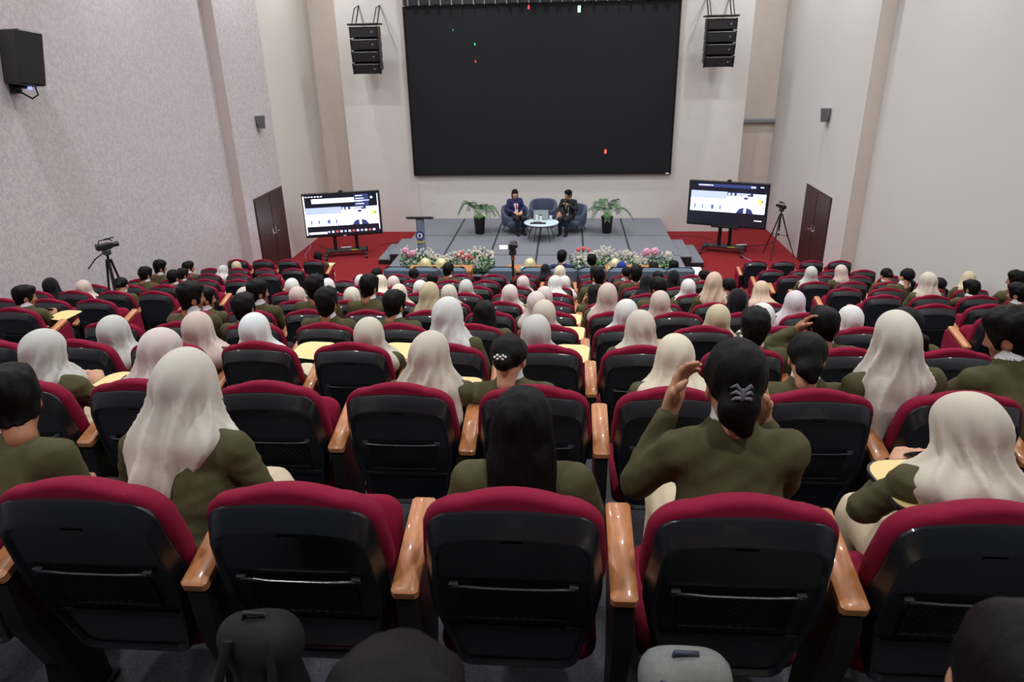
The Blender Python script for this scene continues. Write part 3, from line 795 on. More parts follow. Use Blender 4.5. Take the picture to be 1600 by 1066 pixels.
    if cover == 'hijab':
        fn = lambda P: hijab_sdf(P, Hc, Rh, N, u, f, style, seed, amp)
        out['hijab'] = np_mesh('hijab', [nets(fn, np.minimum(Hc, N)-np.array([.26, .27, .40 if style == 'tail' else .26]), Hc+np.array([.26, .22, .16]), .0085 if fine else .0115)])
    elif cover in HAIRCUT:
        V, Q = nets(lambda P: hair_sdf(P, cover, seed), (-.13, -.2, -.42 if cover == 'long' else -.26), (.13, .13, .16), .0075 if fine else .0095)
        out['hair'] = np_mesh('hair', [(V @ Rh.T+Hc, Q)])
    elif cover == 'songkok':
        V, Q = nets(lambda P: hair_sdf(P, 'short', seed), (-.13, -.2, -.26), (.13, .13, .16), .0095)
        out['hair'] = np_mesh('hair', [(V @ Rh.T+Hc, Q)])
    top = Hc+Rh @ np.array([0, -.015, .134 if cover == 'hijab' else .127])
    topz = max(top[2], Hc[2]+.118)
    PROTO[key] = dict(parts=out, top=(float(Hc[0]), float(Hc[1]-.01), float(topz)), Hc=Hc, Rh=Rh, cover=cover, hands=hands, N=N, u=u, f=f)
    return PROTO[key]
def place_person(key, loc, rot=(0, 0, 0), scale=(1, 1, 1), colour=None, skin=None, jacket=None, label='', group=None, lower=None):
    p = PROTO[key]
    t = empty('person', loc); t.rotation_euler = rot; t.scale = scale
    tag(t, label, 'person', group)
    for n, me in p['parts'].items():
        nm = n.rstrip('.')
        m = {'body': skin or M_SKIN, 'jacket': jacket or M_OLIVE, 'shirt_collar': M_WHITE, 'skirt': lower or M_SKIRT, 'trousers': lower or M_DTROU, 'shoe': M_SHOE,
             'hijab': HIJ.get(colour), 'hair': M_HAIR}[nm]
        link(nm, me, m, t)
    return t
# ------------------------------------------------------------------ the audience
HP = [('h0', dict(lean=-5, pitch=6, yaw=0, style='cape', seed=1)), ('h1', dict(lean=2, pitch=16, yaw=24, style='back', seed=2)), ('h2', dict(lean=2, pitch=16, yaw=-24, style='back', seed=3)),
      ('h3', dict(lean=17, pitch=24, yaw=10, style='cape', seed=4, arms=('phone', 'phone'))), ('h4', dict(lean=30, pitch=30, yaw=-12, style='front', seed=5, arms=('phone', 'lap'))),
      ('h5', dict(lean=9, pitch=20, yaw=-10, style='cape', seed=6)), ('h6', dict(lean=38, pitch=34, yaw=14, style='cape', seed=7, arms=('phone', 'phone')))]
MP = [('m0', dict(lean=-5, pitch=4, yaw=5, seed=11)), ('m1', dict(lean=0, pitch=8, yaw=45, seed=12)), ('m2', dict(lean=20, pitch=22, yaw=15, seed=13, arms=('phone', 'phone'))),
      ('m3', dict(lean=6, pitch=10, yaw=-40, seed=14)), ('m4', dict(lean=10, pitch=16, yaw=20, seed=15)), ('m5', dict(lean=33, pitch=30, yaw=5, seed=16, arms=('phone', 'phone')))]
FP = [('f0', dict(lean=0, pitch=12, yaw=-20, cover='pony', seed=21)), ('f1', dict(lean=6, pitch=16, yaw=5, cover='long', seed=22)), ('f2', dict(lean=16, pitch=22, yaw=-10, cover='bun', seed=23)),
      ('f3', dict(lean=30, pitch=28, yaw=10, cover='long', seed=24))]
BASE = {}
for k_, d_ in HP: BASE[k_] = dict(cover='hijab', lower='skirt', **d_)
for k_, d_ in MP: BASE[k_] = dict(cover='short', lower='trousers', male=True, **d_)
for k_, d_ in FP: BASE[k_] = dict(lower='skirt', **d_)
BASE.update({
 'hero_tail': dict(lean=22, pitch=22, yaw=16, cover='hijab', style='tail', seed=31, arms=('lap', 'lap'), fine=True, amp=1.35),
 'hero_man_left': dict(lean=26, pitch=26, yaw=-38, cover='short', lower='trousers', male=True, seed=32, fine=True),
 'hero_long': dict(lean=12, pitch=16, yaw=0, cover='long', seed=33, fine=True),
 'hero_clip': dict(lean=12, pitch=10, yaw=4, cover='clip', seed=34, arms=('up', 'cheek'), fine=True),
 'hero_phone': dict(lean=24, pitch=26, yaw=-34, cover='hijab', style='cape', seed=35, arms=('phone', 'phone'), fine=True, amp=1.2),
 'hero_drape': dict(lean=10, pitch=18, yaw=24, cover='hijab', style='back', seed=36, arms=('lap', 'phone'), fine=True, amp=1.2),
 'hero_bun': dict(lean=12, pitch=18, yaw=12, cover='bun', seed=37, fine=True),
 'hero_low': dict(lean=22, pitch=24, yaw=8, cover='hijab', style='cape', seed=38, arms=('phone', 'phone'), fine=True),
 'hero_pony': dict(lean=14, pitch=20, yaw=10, cover='lowbun', seed=39, fine=True),
 'hero_ivory': dict(lean=2, pitch=10, yaw=6, cover='hijab', style='tail', seed=44, fine=True, amp=1.5),
 'hero_chin': dict(lean=20, pitch=16, yaw=-48, cover='short', lower='trousers', male=True, seed=41, arms=('chin', 'lap'), fine=True),
 'hero_collar': dict(lean=14, pitch=20, yaw=22, cover='hijab', style='front', seed=42, arms=('phone', 'phone'), fine=True, amp=1.2),
 'hero_round': dict(lean=16, pitch=22, yaw=20, cover='hijab', style='cape', seed=43, arms=('phone', 'lap'), fine=True, amp=1.2),
 'hero_near': dict(lean=-5, pitch=6, yaw=5, cover='short', lower='trousers', male=True, seed=45, fine=True),
 'm_hand': dict(lean=8, pitch=12, yaw=0, cover='short', lower='trousers', male=True, seed=17, arms=('head', 'lap')),
 'f_hand': dict(lean=18, pitch=22, yaw=-15, cover='long', seed=25, arms=('cheek', 'lap')),
 'm_chin': dict(lean=12, pitch=8, yaw=55, cover='short', lower='trousers', male=True, seed=18, arms=('lap', 'chin')),
 'm_chinl': dict(lean=12, pitch=8, yaw=-50, cover='short', lower='trousers', male=True, seed=18, arms=('chin', 'lap')),
 'm_phone': dict(lean=10, pitch=14, yaw=42, cover='short', lower='trousers', male=True, seed=19, arms=('lap', 'phone')),
 'm_point': dict(lean=26, pitch=16, yaw=-25, cover='short', lower='trousers', male=True, seed=20, arms=('point', 'lap')),
})
CAND = {'H': [k for k, _ in HP], 'M': [k for k, _ in MP], 'F': [k for k, _ in FP]}
# (x, y of the crown in the photograph, row, kind or pose, colour, seat column or None)
PEOPLE = [
 (590, 1092, -1, 'hero_near', None, 0), (1662, 985, -1, 'hero_long', None, 1),
 (270, 558, 0, 'hero_tail', 'ivory', -2), (-10, 588, 0, 'hero_man_left', None, -3), (815, 618, 0, 'hero_long', None, 0), (1160, 540, 0, 'hero_clip', None, 1), (1545, 630, 0, 'hero_phone', 'beige', 2),
 (668, 525, 1, 'hero_drape', 'beige', -1), (792, 530, 1, 'hero_bun', None, 0), (1058, 545, 1, 'hero_low', 'cream', 1), (1270, 528, 1, 'hero_pony', None, 2), (1412, 490, 1, 'hero_ivory', 'ivory', 3),
 (1596, 487, 1, 'hero_chin', None, 4), (50, 522, 1, 'hero_collar', 'grey', -4), (237, 520, 1, 'hero_round', 'pinkish', -3),
 (170, 506, 2, 'H', 'grey', -5), (300, 490, 2, 'H', 'blush', -4), (390, 492, 2, 'H', 'icy', -3), (572, 503, 2, 'H', 'beige', -2), (697, 468, 2, 'h1', 'white', -1), (837, 495, 2, 'H', 'grey', 0),
 (1003, 490, 2, 'h5', 'beige', 1), (1185, 487, 2, 'M', None, 2), (1295, 486, 2, 'm_hand', None, 3), (1420, 484, 2, 'F', None, 4),
 (290, 444, 3, 'm1', None, -5), (373, 462, 3, 'M', None, -4), (505, 453, 3, 'm0', None, -3), (612, 458, 3, 'm4', None, -2), (757, 480, 3, 'f1', None, -1), (850, 471, 3, 'H', 'beige', 0), (980, 470, 3, 'H', 'white', 1),
 (1127, 478, 3, 'H', 'khaki', 2), (1195, 476, 3, 'H', 'white', 3), (1335, 480, 3, 'H', 'white', 4),
 (313, 452, 4, 'm1', None, -6), (397, 440, 4, 'm1', None, -5), (488, 432, 4, 'm0', None, -4), (573, 432, 4, 'm4', None, -3), (669, 443, 4, 'h1', 'khaki', -2), (836, 457, 4, 'H', 'pinkish', 0), (950, 444, 4, 'h0', 'blush', 1),
 (1032, 456, 4, 'H', 'blush', 2), (1156, 453, 4, 'H', 'black', 3), (1246, 456, 4, 'H', 'lavender', 4), (28, 449, 4, 'm_phone', None, 'L0'),
 (378, 450, 5, 'H', 'blush', -6), (461, 449, 5, 'H', 'blush', -5), (547, 450, 5, 'H', 'ivory', -4), (621, 445, 5, 'H', 'cream', -3), (700, 446, 5, 'H', 'beige', -2), (796, 446, 5, 'H', 'pinkish', -1), (850, 449, 5, 'H', 'pinkish', 0),
 (930, 448, 5, 'f_hand', None, 1), (1030, 436, 5, 'm3', None, 2), (1118, 427, 5, 'h1', 'peach', 3), (1192, 443, 5, 'H', 'peach', 4), (1598, 445, 5, 'm3', None, 'R2'),
 (453, 436, 6, 'H', 'white', -6), (509, 436, 6, 'H', 'white', -5), (592, 433, 6, 'H', 'cream', -4), (655, 439, 6, 'H', 'white', -3), (727, 438, 6, 'H', 'grey', -2), (867, 434, 6, 'H', 'white', 0), (934, 419, 6, 'm3', None, 1),
 (1011, 433, 6, 'H', 'black', 2), (1077, 437, 6, 'H', 'white', 3), (1140, 436, 6, 'F', None, 4), (1455, 427, 6, 'h2', 'beige', 'R1'), (1525, 440, 6, 'm_point', None, 'R2'), (1595, 425, 6, 'm_chinl', None, 'R3'),
 (73, 435, 6, 'H', 'black', 'L3'), (126, 442, 6, 'H', 'blush', 'L2'), (184, 437, 6, 'f2', None, 'L1'),
 (562, 430, 7, 'H', 'white', -5), (613, 433, 7, 'H', 'pinkish', -4), (674, 428, 7, 'F', None, -3), (817, 432, 7, 'H', 'pinkish', -1), (882, 432, 7, 'H', 'white', 0), (995, 416, 7, 'm0', None, 2), (1054, 423, 7, 'H', 'black', 3),
 (1424, 418, 7, 'f0', None, 'R1'), (1473, 440, 7, 'F', None, 'R2'), (1520, 426, 7, 'H', 'khaki', 'R3'), (222, 419, 7, 'm4', None, 'L2'), (267, 424, 7, 'm4', None, 'L1'),
 (587, 421, 8, 'M', None, -5), (645, 421, 8, 'F', None, -4), (699, 413, 8, 'm4', None, -3), (875, 416, 8, 'h1', 'cream', 0), (980, 418, 8, 'F', None, 2), (1028, 425, 8, 'F', None, 3), (1101, 423, 8, 'F', None, 4),
 (1270, 417, 8, 'H', 'grey', 'R0'), (1317, 416, 8, 'H', 'blush', 'R1'), (1388, 421, 8, 'f2', None, 'R2'), (246, 407, 8, 'm1', None, 'L3'), (281, 422, 8, 'm4', None, 'L2'),
 (850, 414, 9, 'H', 'black', 0), (291, 410, 9, 'm_chin', None, 'L3'), (346, 420, 9, 'h6', 'grey', 'L2'), (368, 416, 10, 'H', 'khaki', 'L2'), (496, 394, 11, 'f1', None, 'L0'),
]
def seatx(c):
    if isinstance(c, str): return XL(int(c[1])) if c[0] == 'L' else XR(int(c[1]))
    return XCEN(c)
OCC = {}
WORDS = {'short': 'with short black hair', 'bun': 'with black bun', 'pony': 'with black ponytail', 'long': 'with long black hair', 'clip': 'with grey claw clip', 'lowbun': 'with low black bun'}
def fit(x, y, key, Y0, fz, X0):
    """turn the crown's pixel into the seated figure's stretch and sideways lean"""
    top = PROTO[key]['top']
    p = onY(x, y, Y0+top[1])
    return (p[2]-fz)/top[2], p[0]-X0-top[0], top
PLACED = {}
for (x, y, r, kind, colour, c) in PEOPLE:
    Y0, fz, X0 = ROWY(r), FLOORZ[r], seatx(c)
    best = None
    for key in CAND.get(kind, [kind]):
        person_proto(key, **BASE[key])
        sz, dx, top = fit(x, y, key, Y0, fz, X0)
        if best is None or abs(sz-.99) < best[0]: best = (abs(sz-.99), key, sz, dx, top)
    _, key, sz, dx, top = best
    if abs(sz-1) > .12 or abs(dx) > .3: print('FIT', (x, y, r, kind, c), key, round(sz, 3), round(dx, 3))
    sz = min(1.08, max(.9 if r >= 0 else .8, sz)); sh_ = max(-.10, min(.10, dx)); rem = dx-sh_
    ang = max(-.22, min(.22, math.atan2(rem, top[2])))
    block = c[0] if isinstance(c, str) else 'C'; ci = int(c[1]) if isinstance(c, str) else c
    assert (r, block, ci) not in OCC, (r, block, ci)
    OCC[(r, block, ci)] = key
    cv = PROTO[key]['cover']
    who = f'in {colour} hijab' if cv == 'hijab' else WORDS[cv]
    lab = f'person {who}, '+(seat_phrase(block, r, ci) if r >= 0 else f'nearest row, {"bowed below" if ci == 0 else "at bottom right of"} camera')
    o = place_person(key, (X0+sh_, Y0+(.03 if r >= 0 else 0), fz), (0, ang, 0), (.97, 1, sz), colour, M_SKIN2 if BASE[key].get('male') else M_SKIN, None, lab, 'seated audience members',
                     M_SKIRT if cv == 'hijab' or not BASE[key].get('male') else None)
    PLACED[(r, block, ci)] = (o, key)

# ------------------------------------------------------------------ build the chairs
def in_frame(x, r, mx=350):
    for dx in (-.29, .29):
        for dz in (.5, 1.0):
            q = CM @ np.array([x+dx, ROWY(r), FLOORZ[r]+dz])
            px, py = 800+FPX*q[0]/q[2], 533-FPX*q[1]/q[2]
            if q[2] > .2 and -mx < px < 1600+mx and py < 1300: return True
    return False
TABLETS = {(1, 'C', -4): 1, (1, 'C', -1): 1, (2, 'C', -2): 1, (2, 'C', -3): 1, (2, 'C', 0): 1, (3, 'C', 0): 1, (4, 'C', 0): 1, (0, 'C', 2): (-1, .07), (5, 'C', -1): 1, (11, 'L', 0): 1, (6, 'R', 1): 1, (4, 'L', 0): 1, (6, 'R', 3): -1}
for r in range(-1, 12):
    for block, cols, fx in (('C', range(-6, 5) if r < 10 else (), XCEN), ('L', range(0, 4), XL), ('R', range(0, 4), XR)):
        for c in cols:
            x = fx(c); oc = (r, block, c) in OCC
            if r == -1 and not oc: continue
            if not oc and not in_frame(x, r): continue
            hp = (PC if block == 'C' else PS)/2
            first = (block == 'C' and c == -6) or (block == 'L' and c == 3) or (block == 'R' and c == 0)
            end = {('C', -6): -1, ('C', 4): 1, ('L', 0): 1, ('R', 0): -1}.get((block, c), 0)
            lab = f'{"occupied" if oc else "empty"} crimson chair, '+(seat_phrase(block, r, c) if r >= 0 else f'nearest row, {ORD[c+7]} seat')
            make_chair(x, r, oc, dict(hp=hp, left=first, end=end), lab, 'auditorium chairs in rows', TABLETS.get((r, block, c)))

t = empty('notepaper', (XL(0)+.15, ROWY(11)+.47, FLOORZ[11]+.7225), .2); tag(t, 'white paper on the yellow tablet of the front row chair, left block', 'paper')
MB().box(-.07, .07, -.1, .1, 0, .004).build('paper_sheet', M_WHITE, t)
# ---- small things on the foreground people
def on_head(key, o, q):
    p = PROTO[key]; return p['Hc']+p['Rh'] @ np.array(q)
o, key = PLACED[(0, 'C', 1)]
c_ = on_head(key, o, (0, -.136, .006)); mb = MB()
for sx in (-1, 1):
    for i in range(3):
        a = on_head(key, o, (sx*.004, -.138, .018-.009*i)); b = on_head(key, o, (sx*.019, -.144, .034-.017*i)); d_ = on_head(key, o, (sx*.03, -.122, .022-.017*i))
        mb.tube([a, b, d_], [.0045, .005, .002], 6)
mb.ball(c_, (.008, .01, .02), 8, 6)
mb.build('claw_clip', mat('grey claw clip', srgb(112, 112, 118), .35), o, 60)
o, key = PLACED[(1, 'C', 0)]
mb = MB()
for q in ((0, 0), (.014, .008), (-.014, .008), (.012, -.01), (-.012, -.01), (.026, .002), (-.026, -.002)): mb.ball(on_head(key, o, (q[0], -.158, .028+q[1])), .0065, 8, 5)
mb.build('pearl_clip', mat('pearl hair clip', srgb(226, 222, 214), .25), o, 180)
def phone(o, key, sx, lab, d=(0, 0, 0)):
    h = PROTO[key]['hands'][sx]
    M = o.matrix_basis
    p = M @ Vector(h+np.array(d))
    t = empty('phone', p); t.rotation_euler = (math.radians(50), 0, math.radians(10)); tag(t, lab, 'phone', 'phones in hands')
    MB().bbox(-.036, .036, -.004, .004, -.075, .075, .004).build('case', M_BLACK, t)
    MB().box(-.033, .033, -.0055, -.004, -.07, .07).build('display', mat('phone glass', srgb(50, 54, 66), .1), t)
phone(*PLACED[(0, 'C', 2)], -1, 'black phone held by the person in beige hijab at bottom right')
phone(*PLACED[(1, 'C', -1)], 1, 'black phone held by person in beige hijab, second row centre')
phone(*PLACED[(4, 'L', 0)], 1, 'black phone held by the person at the far left edge')
# ------------------------------------------------------------------ front of the hall
# two televisions on wheeled stands
M_SCRBLK = mat('screen black', srgb(10, 10, 16), .2, emit=(.012, .013, .025, 1), estr=1)
def em(name, c, s): return mat(name, (c[0], c[1], c[2], 1), .4, emit=(c[0], c[1], c[2], 1), estr=s)
E_WHITE, E_BLUE, E_SKY, E_NAVY, E_YEL, E_RED, E_FACE = em('screen white', (.9, .93, 1), 1.6), em('screen mid blue', (.12, .17, .5), .8), em('screen sky', (.42, .5, .75), 1.0), em('screen navy', (.04, .06, .2), .6), em('screen yellow', (.75, .8, .15), 1.0), em('screen red', (.8, .15, .18), .8), em('screen pale skin', (.95, .82, .78), 1.2)
def television(corner_px, Yc, ang, lab, left):
    (xl, xr, ytl, ytr, ybl, ybr) = corner_px
    Wd, Hh = 1.98, 1.15
    c = onY((xl+xr)/2, (ytl+ytr+ybl+ybr)/4, Yc)
    t = empty('television', (c[0], Yc, ZF), ang); tag(t, lab, 'television', 'wheeled televisions beside the stage')
    zc = c[2]-ZF
    MB().bbox(-Wd/2, Wd/2, -.03, .06, zc-Hh/2, zc+Hh/2, .012).build('casing', M_BLACK, t)
    W2, H2 = Wd/2-.03, Hh/2-.035
    dsp = MB().box(-W2, W2, -.034, -.03, zc-H2+.015, zc+H2).build('display', M_SCRBLK, t)
    def R(u0, u1, v0, v1, m, name='screen_image', d=.001):   # u,v in 0..1 from the upper left
        MB().box(-W2+2*W2*u0, -W2+2*W2*u1, -.034-d, -.034, zc+H2-2*H2*v1, zc+H2-2*H2*v0).build(name, m, dsp)
    def disc(u, v, r, m, name='screen_image', d=.002, sq=1):
        x, z = -W2+2*W2*u, zc+H2-2*H2*v
        MB().loft([[(x+r*math.cos(2*PI*i/16), yy, z+r*sq*math.sin(2*PI*i/16)) for i in range(16)] for yy in (-.034, -.034-d)]).build(name, m, dsp)
    if left:
        R(.0, .015, .02, .97, E_WHITE); R(.975, .985, .03, .9, E_WHITE)
        for u in range(6): R(.03+.04*u, .055+.04*u, .035, .055, E_WHITE, 'screen_text')
        R(.11, .67, .10, .21, E_WHITE); R(.25, .37, .11, .205, E_SKY)
        R(.67, .86, .03, .33, E_NAVY)
        for v in range(4): R(.69, .78+.02*(v % 2), .06+.065*v, .075+.065*v, E_WHITE, 'screen_text', .0016)
        R(.67, .87, .17, .2, E_SKY, d=.0016)
        disc(.9, .12, .03, E_WHITE)
        v0, v1 = .31, .76
    else:
        R(.10, .85, .03, .10, E_NAVY)
        for u in range(7): R(.115+.027*u, .135+.027*u, .055, .075, E_WHITE, 'screen_text', .0016)
        R(.78, .84, .045, .09, E_SKY, d=.0016); R(.9, .94, .05, .07, E_WHITE, 'screen_text')
        for u in range(4): R(.86+.025*u, .88+.025*u, .83, .85, E_WHITE, 'screen_text')
        v0, v1 = .20, .68
    dv = v1-v0
    R(.02, .49, v0, v1, E_WHITE); R(.02, .49, v0, v0+dv*.36, E_SKY, d=.0014)
    for u in (.07, .17, .29, .40): R(u, u+.02+.02*(u == .29), v0+dv*.66, v0+dv*.88, E_BLUE, d=.0016)
    R(.49, .98, v0+.02, v1, E_WHITE); R(.49, .82, v0, v0+dv*.18, E_NAVY, d=.0014)
    disc(.515, v0+dv*.1, .028, E_WHITE); disc(.565, v0+dv*.1, .028, E_WHITE)
    for k_ in range(2): R(.61, .78-.03*k_, v0+dv*(.05+.07*k_), v0+dv*(.08+.07*k_), E_WHITE, 'screen_text', .0018)
    disc(.9, v0+dv*.38, .13, E_SKY, d=.0016); disc(.9, v0+dv*.38, .115, E_WHITE, d=.002); disc(.92, v0+dv*.4, .07, E_YEL, d=.0024); disc(.94, v0+dv*.38, .025, E_BLUE, d=.003)
    disc(.73, v0+dv*.45, .075, E_FACE, d=.002, sq=1.25); disc(.73, v0+dv*.27, .06, E_NAVY, d=.0026, sq=.5)
    MB().loft([[(-W2+2*W2*u, yy, zc+H2-2*H2*v) for u, v in ((.62, v1), (.84, v1), (.81, v1-dv*.2), (.75, v1-dv*.28), (.71, v1-dv*.28), (.65, v1-dv*.2))] for yy in (-.034, -.0366)]).build('screen_image', E_NAVY, dsp)
    R(.715, .745, v1-dv*.28, v1, E_WHITE, d=.0030); R(.727, .733, v1-dv*.22, v1, E_NAVY, d=.0034)
    if left:
        R(.03, .27, .90, .95, E_WHITE)
        for k_ in range(12): R(.28+.055*k_, .31+.055*k_, .885, .93, (E_SKY, E_WHITE, E_RED, E_WHITE)[k_ % 4])
    MB().box(-.04, .04, -.034, -.03, zc-Hh/2+.008, zc-Hh/2+.026).build('badge', M_WHITE, t)
    cm = MB().bbox(-.05, .05, -.03, .03, zc+Hh/2, zc+Hh/2+.05, .008).build('webcam', M_BLACK, t)
    # stand
    sx_ = .28 if left else .13
    for sx in (-1, 1):
        MB().bbox(sx*sx_-.045, sx*sx_+.045, .06, .12, .14, zc+.25, .008).build('post', M_BLACK, t)
        ft = MB().tube([(sx*.52, -.38, .10), (sx*.50, -.30, .14), (sx*.40, 0, .15), (sx*.50, .30, .14), (sx*.52, .38, .10)], .03, 8).build('foot', M_BLACK, t, 60)
        for yy in (-.38, .38): MB().cyl((sx*.52-.02, yy, .05), (sx*.52+.02, yy, .05), .05, n=14).cyl((sx*.52, yy, .05), (sx*.52, yy, .11), .015, n=8).build('caster', M_BLACK, ft, 50)
    MB().bbox(-.52, .52, -.08, .2, .13, .17, .01).build('base_bar', M_BLACK, t)
    if left: MB().bbox(-sx_, sx_, .05, .11, .52, .64, .01).build('cross_bar', M_DGREY, t)
    else: MB().loft([[(x_*1.0, y_, z_) for x_, y_ in ((-.34, -.2), (-.3, -.26), (.3, -.26), (.34, -.2), (.3, .08), (-.3, .08))] for z_ in (.70, .735)]).build('shelf', M_BLACK, t)
    MB().box(.12, .3, -.1, -.07, .165, .18).build('power_tag', E_YEL if False else mat('yellow green tag', srgb(196, 204, 60), .5), t)
    return t
television((477, 594, 305, 298, 373, 363), 16.95*K, math.radians(15), 'large television on black stand left of the stage, showing a video call', True)
television((1079, 1194, 283, 291, 346, 358), 17.3*K, math.radians(-20), 'large television on black stand right of the stage, call tiles in two panes', False)

# podium
b = onZ(660, 403, ZS)
t = empty('podium', (b[0], b[1], ZS)); tag(t, 'slim grey podium with black slanted top and blue gear emblem', 'podium')
MB().bbox(-.2, .2, -.15, .18, 0, .03, .01).build('base', M_DGREY, t)
MB().loft([[(x_, y_, z_) for x_, y_ in ((-.085, -.06), (-.05, -.1), (.05, -.1), (.085, -.06), (.085, .1), (-.085, .1))] for z_ in (.03, .96)]).build('column', mat('podium grey lacquer', srgb(118, 130, 150), .35), t)
M = Matrix.Translation((0, .02, .98)) @ Matrix.Rotation(math.radians(-14), 4, 'X')
MB().bbox(-.30, .30, -.15, .17, -.035, .025, .012, M).build('desk_top', M_BLACK, t)
e = MB().loft([[((.098+.012*(i % 2))*math.cos(2*PI*i/32), y_, .58+(.098+.012*(i % 2))*math.sin(2*PI*i/32)) for i in range(32)] for y_ in (-.10, -.118)]).build('emblem', mat('emblem blue', srgb(40, 52, 140), .5), t)
MB().loft([[(.066*math.cos(2*PI*i/24), y_, .58+.066*math.sin(2*PI*i/24)) for i in range(24)] for y_ in (-.118, -.122)]).build('emblem_disc', M_WHITE, e)
MB().loft([[(.03*math.cos(2*PI*i/8), y_, .58+.05*math.sin(2*PI*i/8)) for i in range(8)] for y_ in (-.122, -.125)]).build('emblem_torch', mat('emblem dark', srgb(50, 54, 60), .5), e)
rb = MB(); A = [(-.13+.26*i/8, .475-.045*(1-((i-4)/4)**2)) for i in range(9)]
rb.loft([[(x_, -.124, z_) for x_, z_ in A]+[(x_, -.124, z_-.03) for x_, z_ in reversed(A)], [(x_, -.118, z_) for x_, z_ in A]+[(x_, -.118, z_-.03) for x_, z_ in reversed(A)]]).build('emblem_ribbon', mat('emblem yellow', srgb(206, 196, 60), .5), e)

# tub armchairs on the stage
def tub_chair(px, py, ang, lab, occupied=False):
    b = onZ(px, py, ZS)
    t = empty('tub_armchair', (b[0], b[1], ZS), ang); tag(t, lab, 'armchair', 'slate blue armchairs on the stage')
    # local: faces -y, seat centre at the origin
    inner, outer, n = .30, .385, 22
    R = []
    for i in range(n+1):
        a = math.radians(-62+304*i/n)-PI/2+PI/2      # opening at the front (-y)
        a = math.radians(-58)+math.radians(296)*i/n
        c, s_ = math.cos(a), math.sin(a)
        ht = .52+.30*max(0, s_)**.8 if s_ > 0 else .52+.02*s_
        ht = .46+.23*sstep(-.75, .75, np.float64(s_))
        lo_ = .20
        R.append([(outer*c*.94, outer*s_*.94, lo_), (outer*c, outer*s_, lo_+.1), (outer*c*1.04, outer*s_*1.04, ht-.04), (outer*c*1.0, outer*s_*1.0, ht), (inner*c*1.06, inner*s_*1.06, ht), (inner*c, inner*s_, ht-.04), (inner*c, inner*s_, .3), (inner*c, inner*s_, lo_)])
    MB().loft(R).build('shell_back', M_ARMCH, t, 60)
    def rr(x, y0, y1, z, r=.12, n=5):
        o = []
        for cx, cy, a0 in ((x-r, y1-r, 0), (-x+r, y1-r, PI/2), (-x+r, y0+r, PI), (x-r, y0+r, 1.5*PI)):
            for i in range(n+1):
                a = a0+PI/2*i/n; o.append((cx+r*math.cos(a), cy+r*math.sin(a), z))
        return o
    MB().loft([rr(.28, -.34, .30, .18), rr(.31, -.36, .31, .21), rr(.31, -.37, .31, .33), rr(.28, -.34, .30, .37), rr(.15, -.2, .2, .38)]).build('seat', M_ARMCH, t, 50)
    for sx in (-1, 1):
        for sy in (-1, 1): MB().cyl((sx*.2, sy*.2, .19), (sx*.29, sy*.29, 0), .016, .01, 8).build('leg', M_BLACK, t)
    return t
tub_chair(806, 362, math.radians(24), 'blue grey tub armchair on stage under the person in navy blazer')
tub_chair(849, 352, math.radians(0), 'empty blue grey tub armchair in the middle of the stage')
tub_chair(894, 361, math.radians(-22), 'blue grey tub armchair on stage under the man in black suit')

# the two speakers on stage (front view)
BASE['stage_woman'] = dict(lean=2, pitch=4, yaw=16, cover='bob', lower='trousers', seed=51, arms=('lap', 'lap'), fine=True)
BASE['stage_man'] = dict(lean=8, pitch=6, yaw=30, cover='short', lower='trousers', male=True, seed=52, arms=('mic', 'knee'), fine=True)
def face_parts(o, key, brow=True, lip=srgb(170, 80, 80)):
    H = PROTO[key]['Hc']; R_ = PROTO[key]['Rh']
    W_ = lambda q: Vector(H+R_ @ np.array(q))
    for s_ in (-1, 1):
        e = MB().ball(W_((s_*.031, .083, .009)), .0125, 10, 7).build('eye', M_WHITE, o, 180)
        MB().ball(W_((s_*.031, .0925, .009)), .0062, 8, 5).build('iris', M_BLACK, e, 180)
        MB().tube([W_((s_*.014, .092, .028)), W_((s_*.03, .092, .034)), W_((s_*.048, .078, .029))], [.003, .004, .002], 6).build('eyebrow', M_HAIR, o, 180)
    MB().tube([W_((-.021, .085, -.066)), W_((-.008, .092, -.064)), W_((.008, .092, -.064)), W_((.021, .085, -.066))], [.002, .006, .006, .002], 6).build('lips', mat('lips', lip, .45), o, 180)
def stage_person(key, px, py, ang, lab, jacket, skin):
    person_proto(key, **BASE[key])
    b = onZ(px, py, ZS); p = Vector((b[0], b[1], ZS))
    off = Matrix.Rotation(ang+PI, 3, 'Z') @ Vector((0, .28, 0))
    o = place_person(key, p-off+(Matrix.Rotation(ang+PI, 3, 'Z') @ Vector((0, .02, 0))), (0, 0, ang+PI), (1, 1, 1), None, skin, jacket, lab, 'speakers on the stage', M_DKSUIT)
    face_parts(o, key)
    return o
ow = stage_person('stage_woman', 805, 362, math.radians(24), 'person with bob haircut in navy blazer, seated on left stage armchair', M_NAVY, M_SKIN)
om = stage_person('stage_man', 889, 363, math.radians(-22), 'person in black suit on right stage armchair, holding a microphone', M_DKSUIT, M_SKIN2)
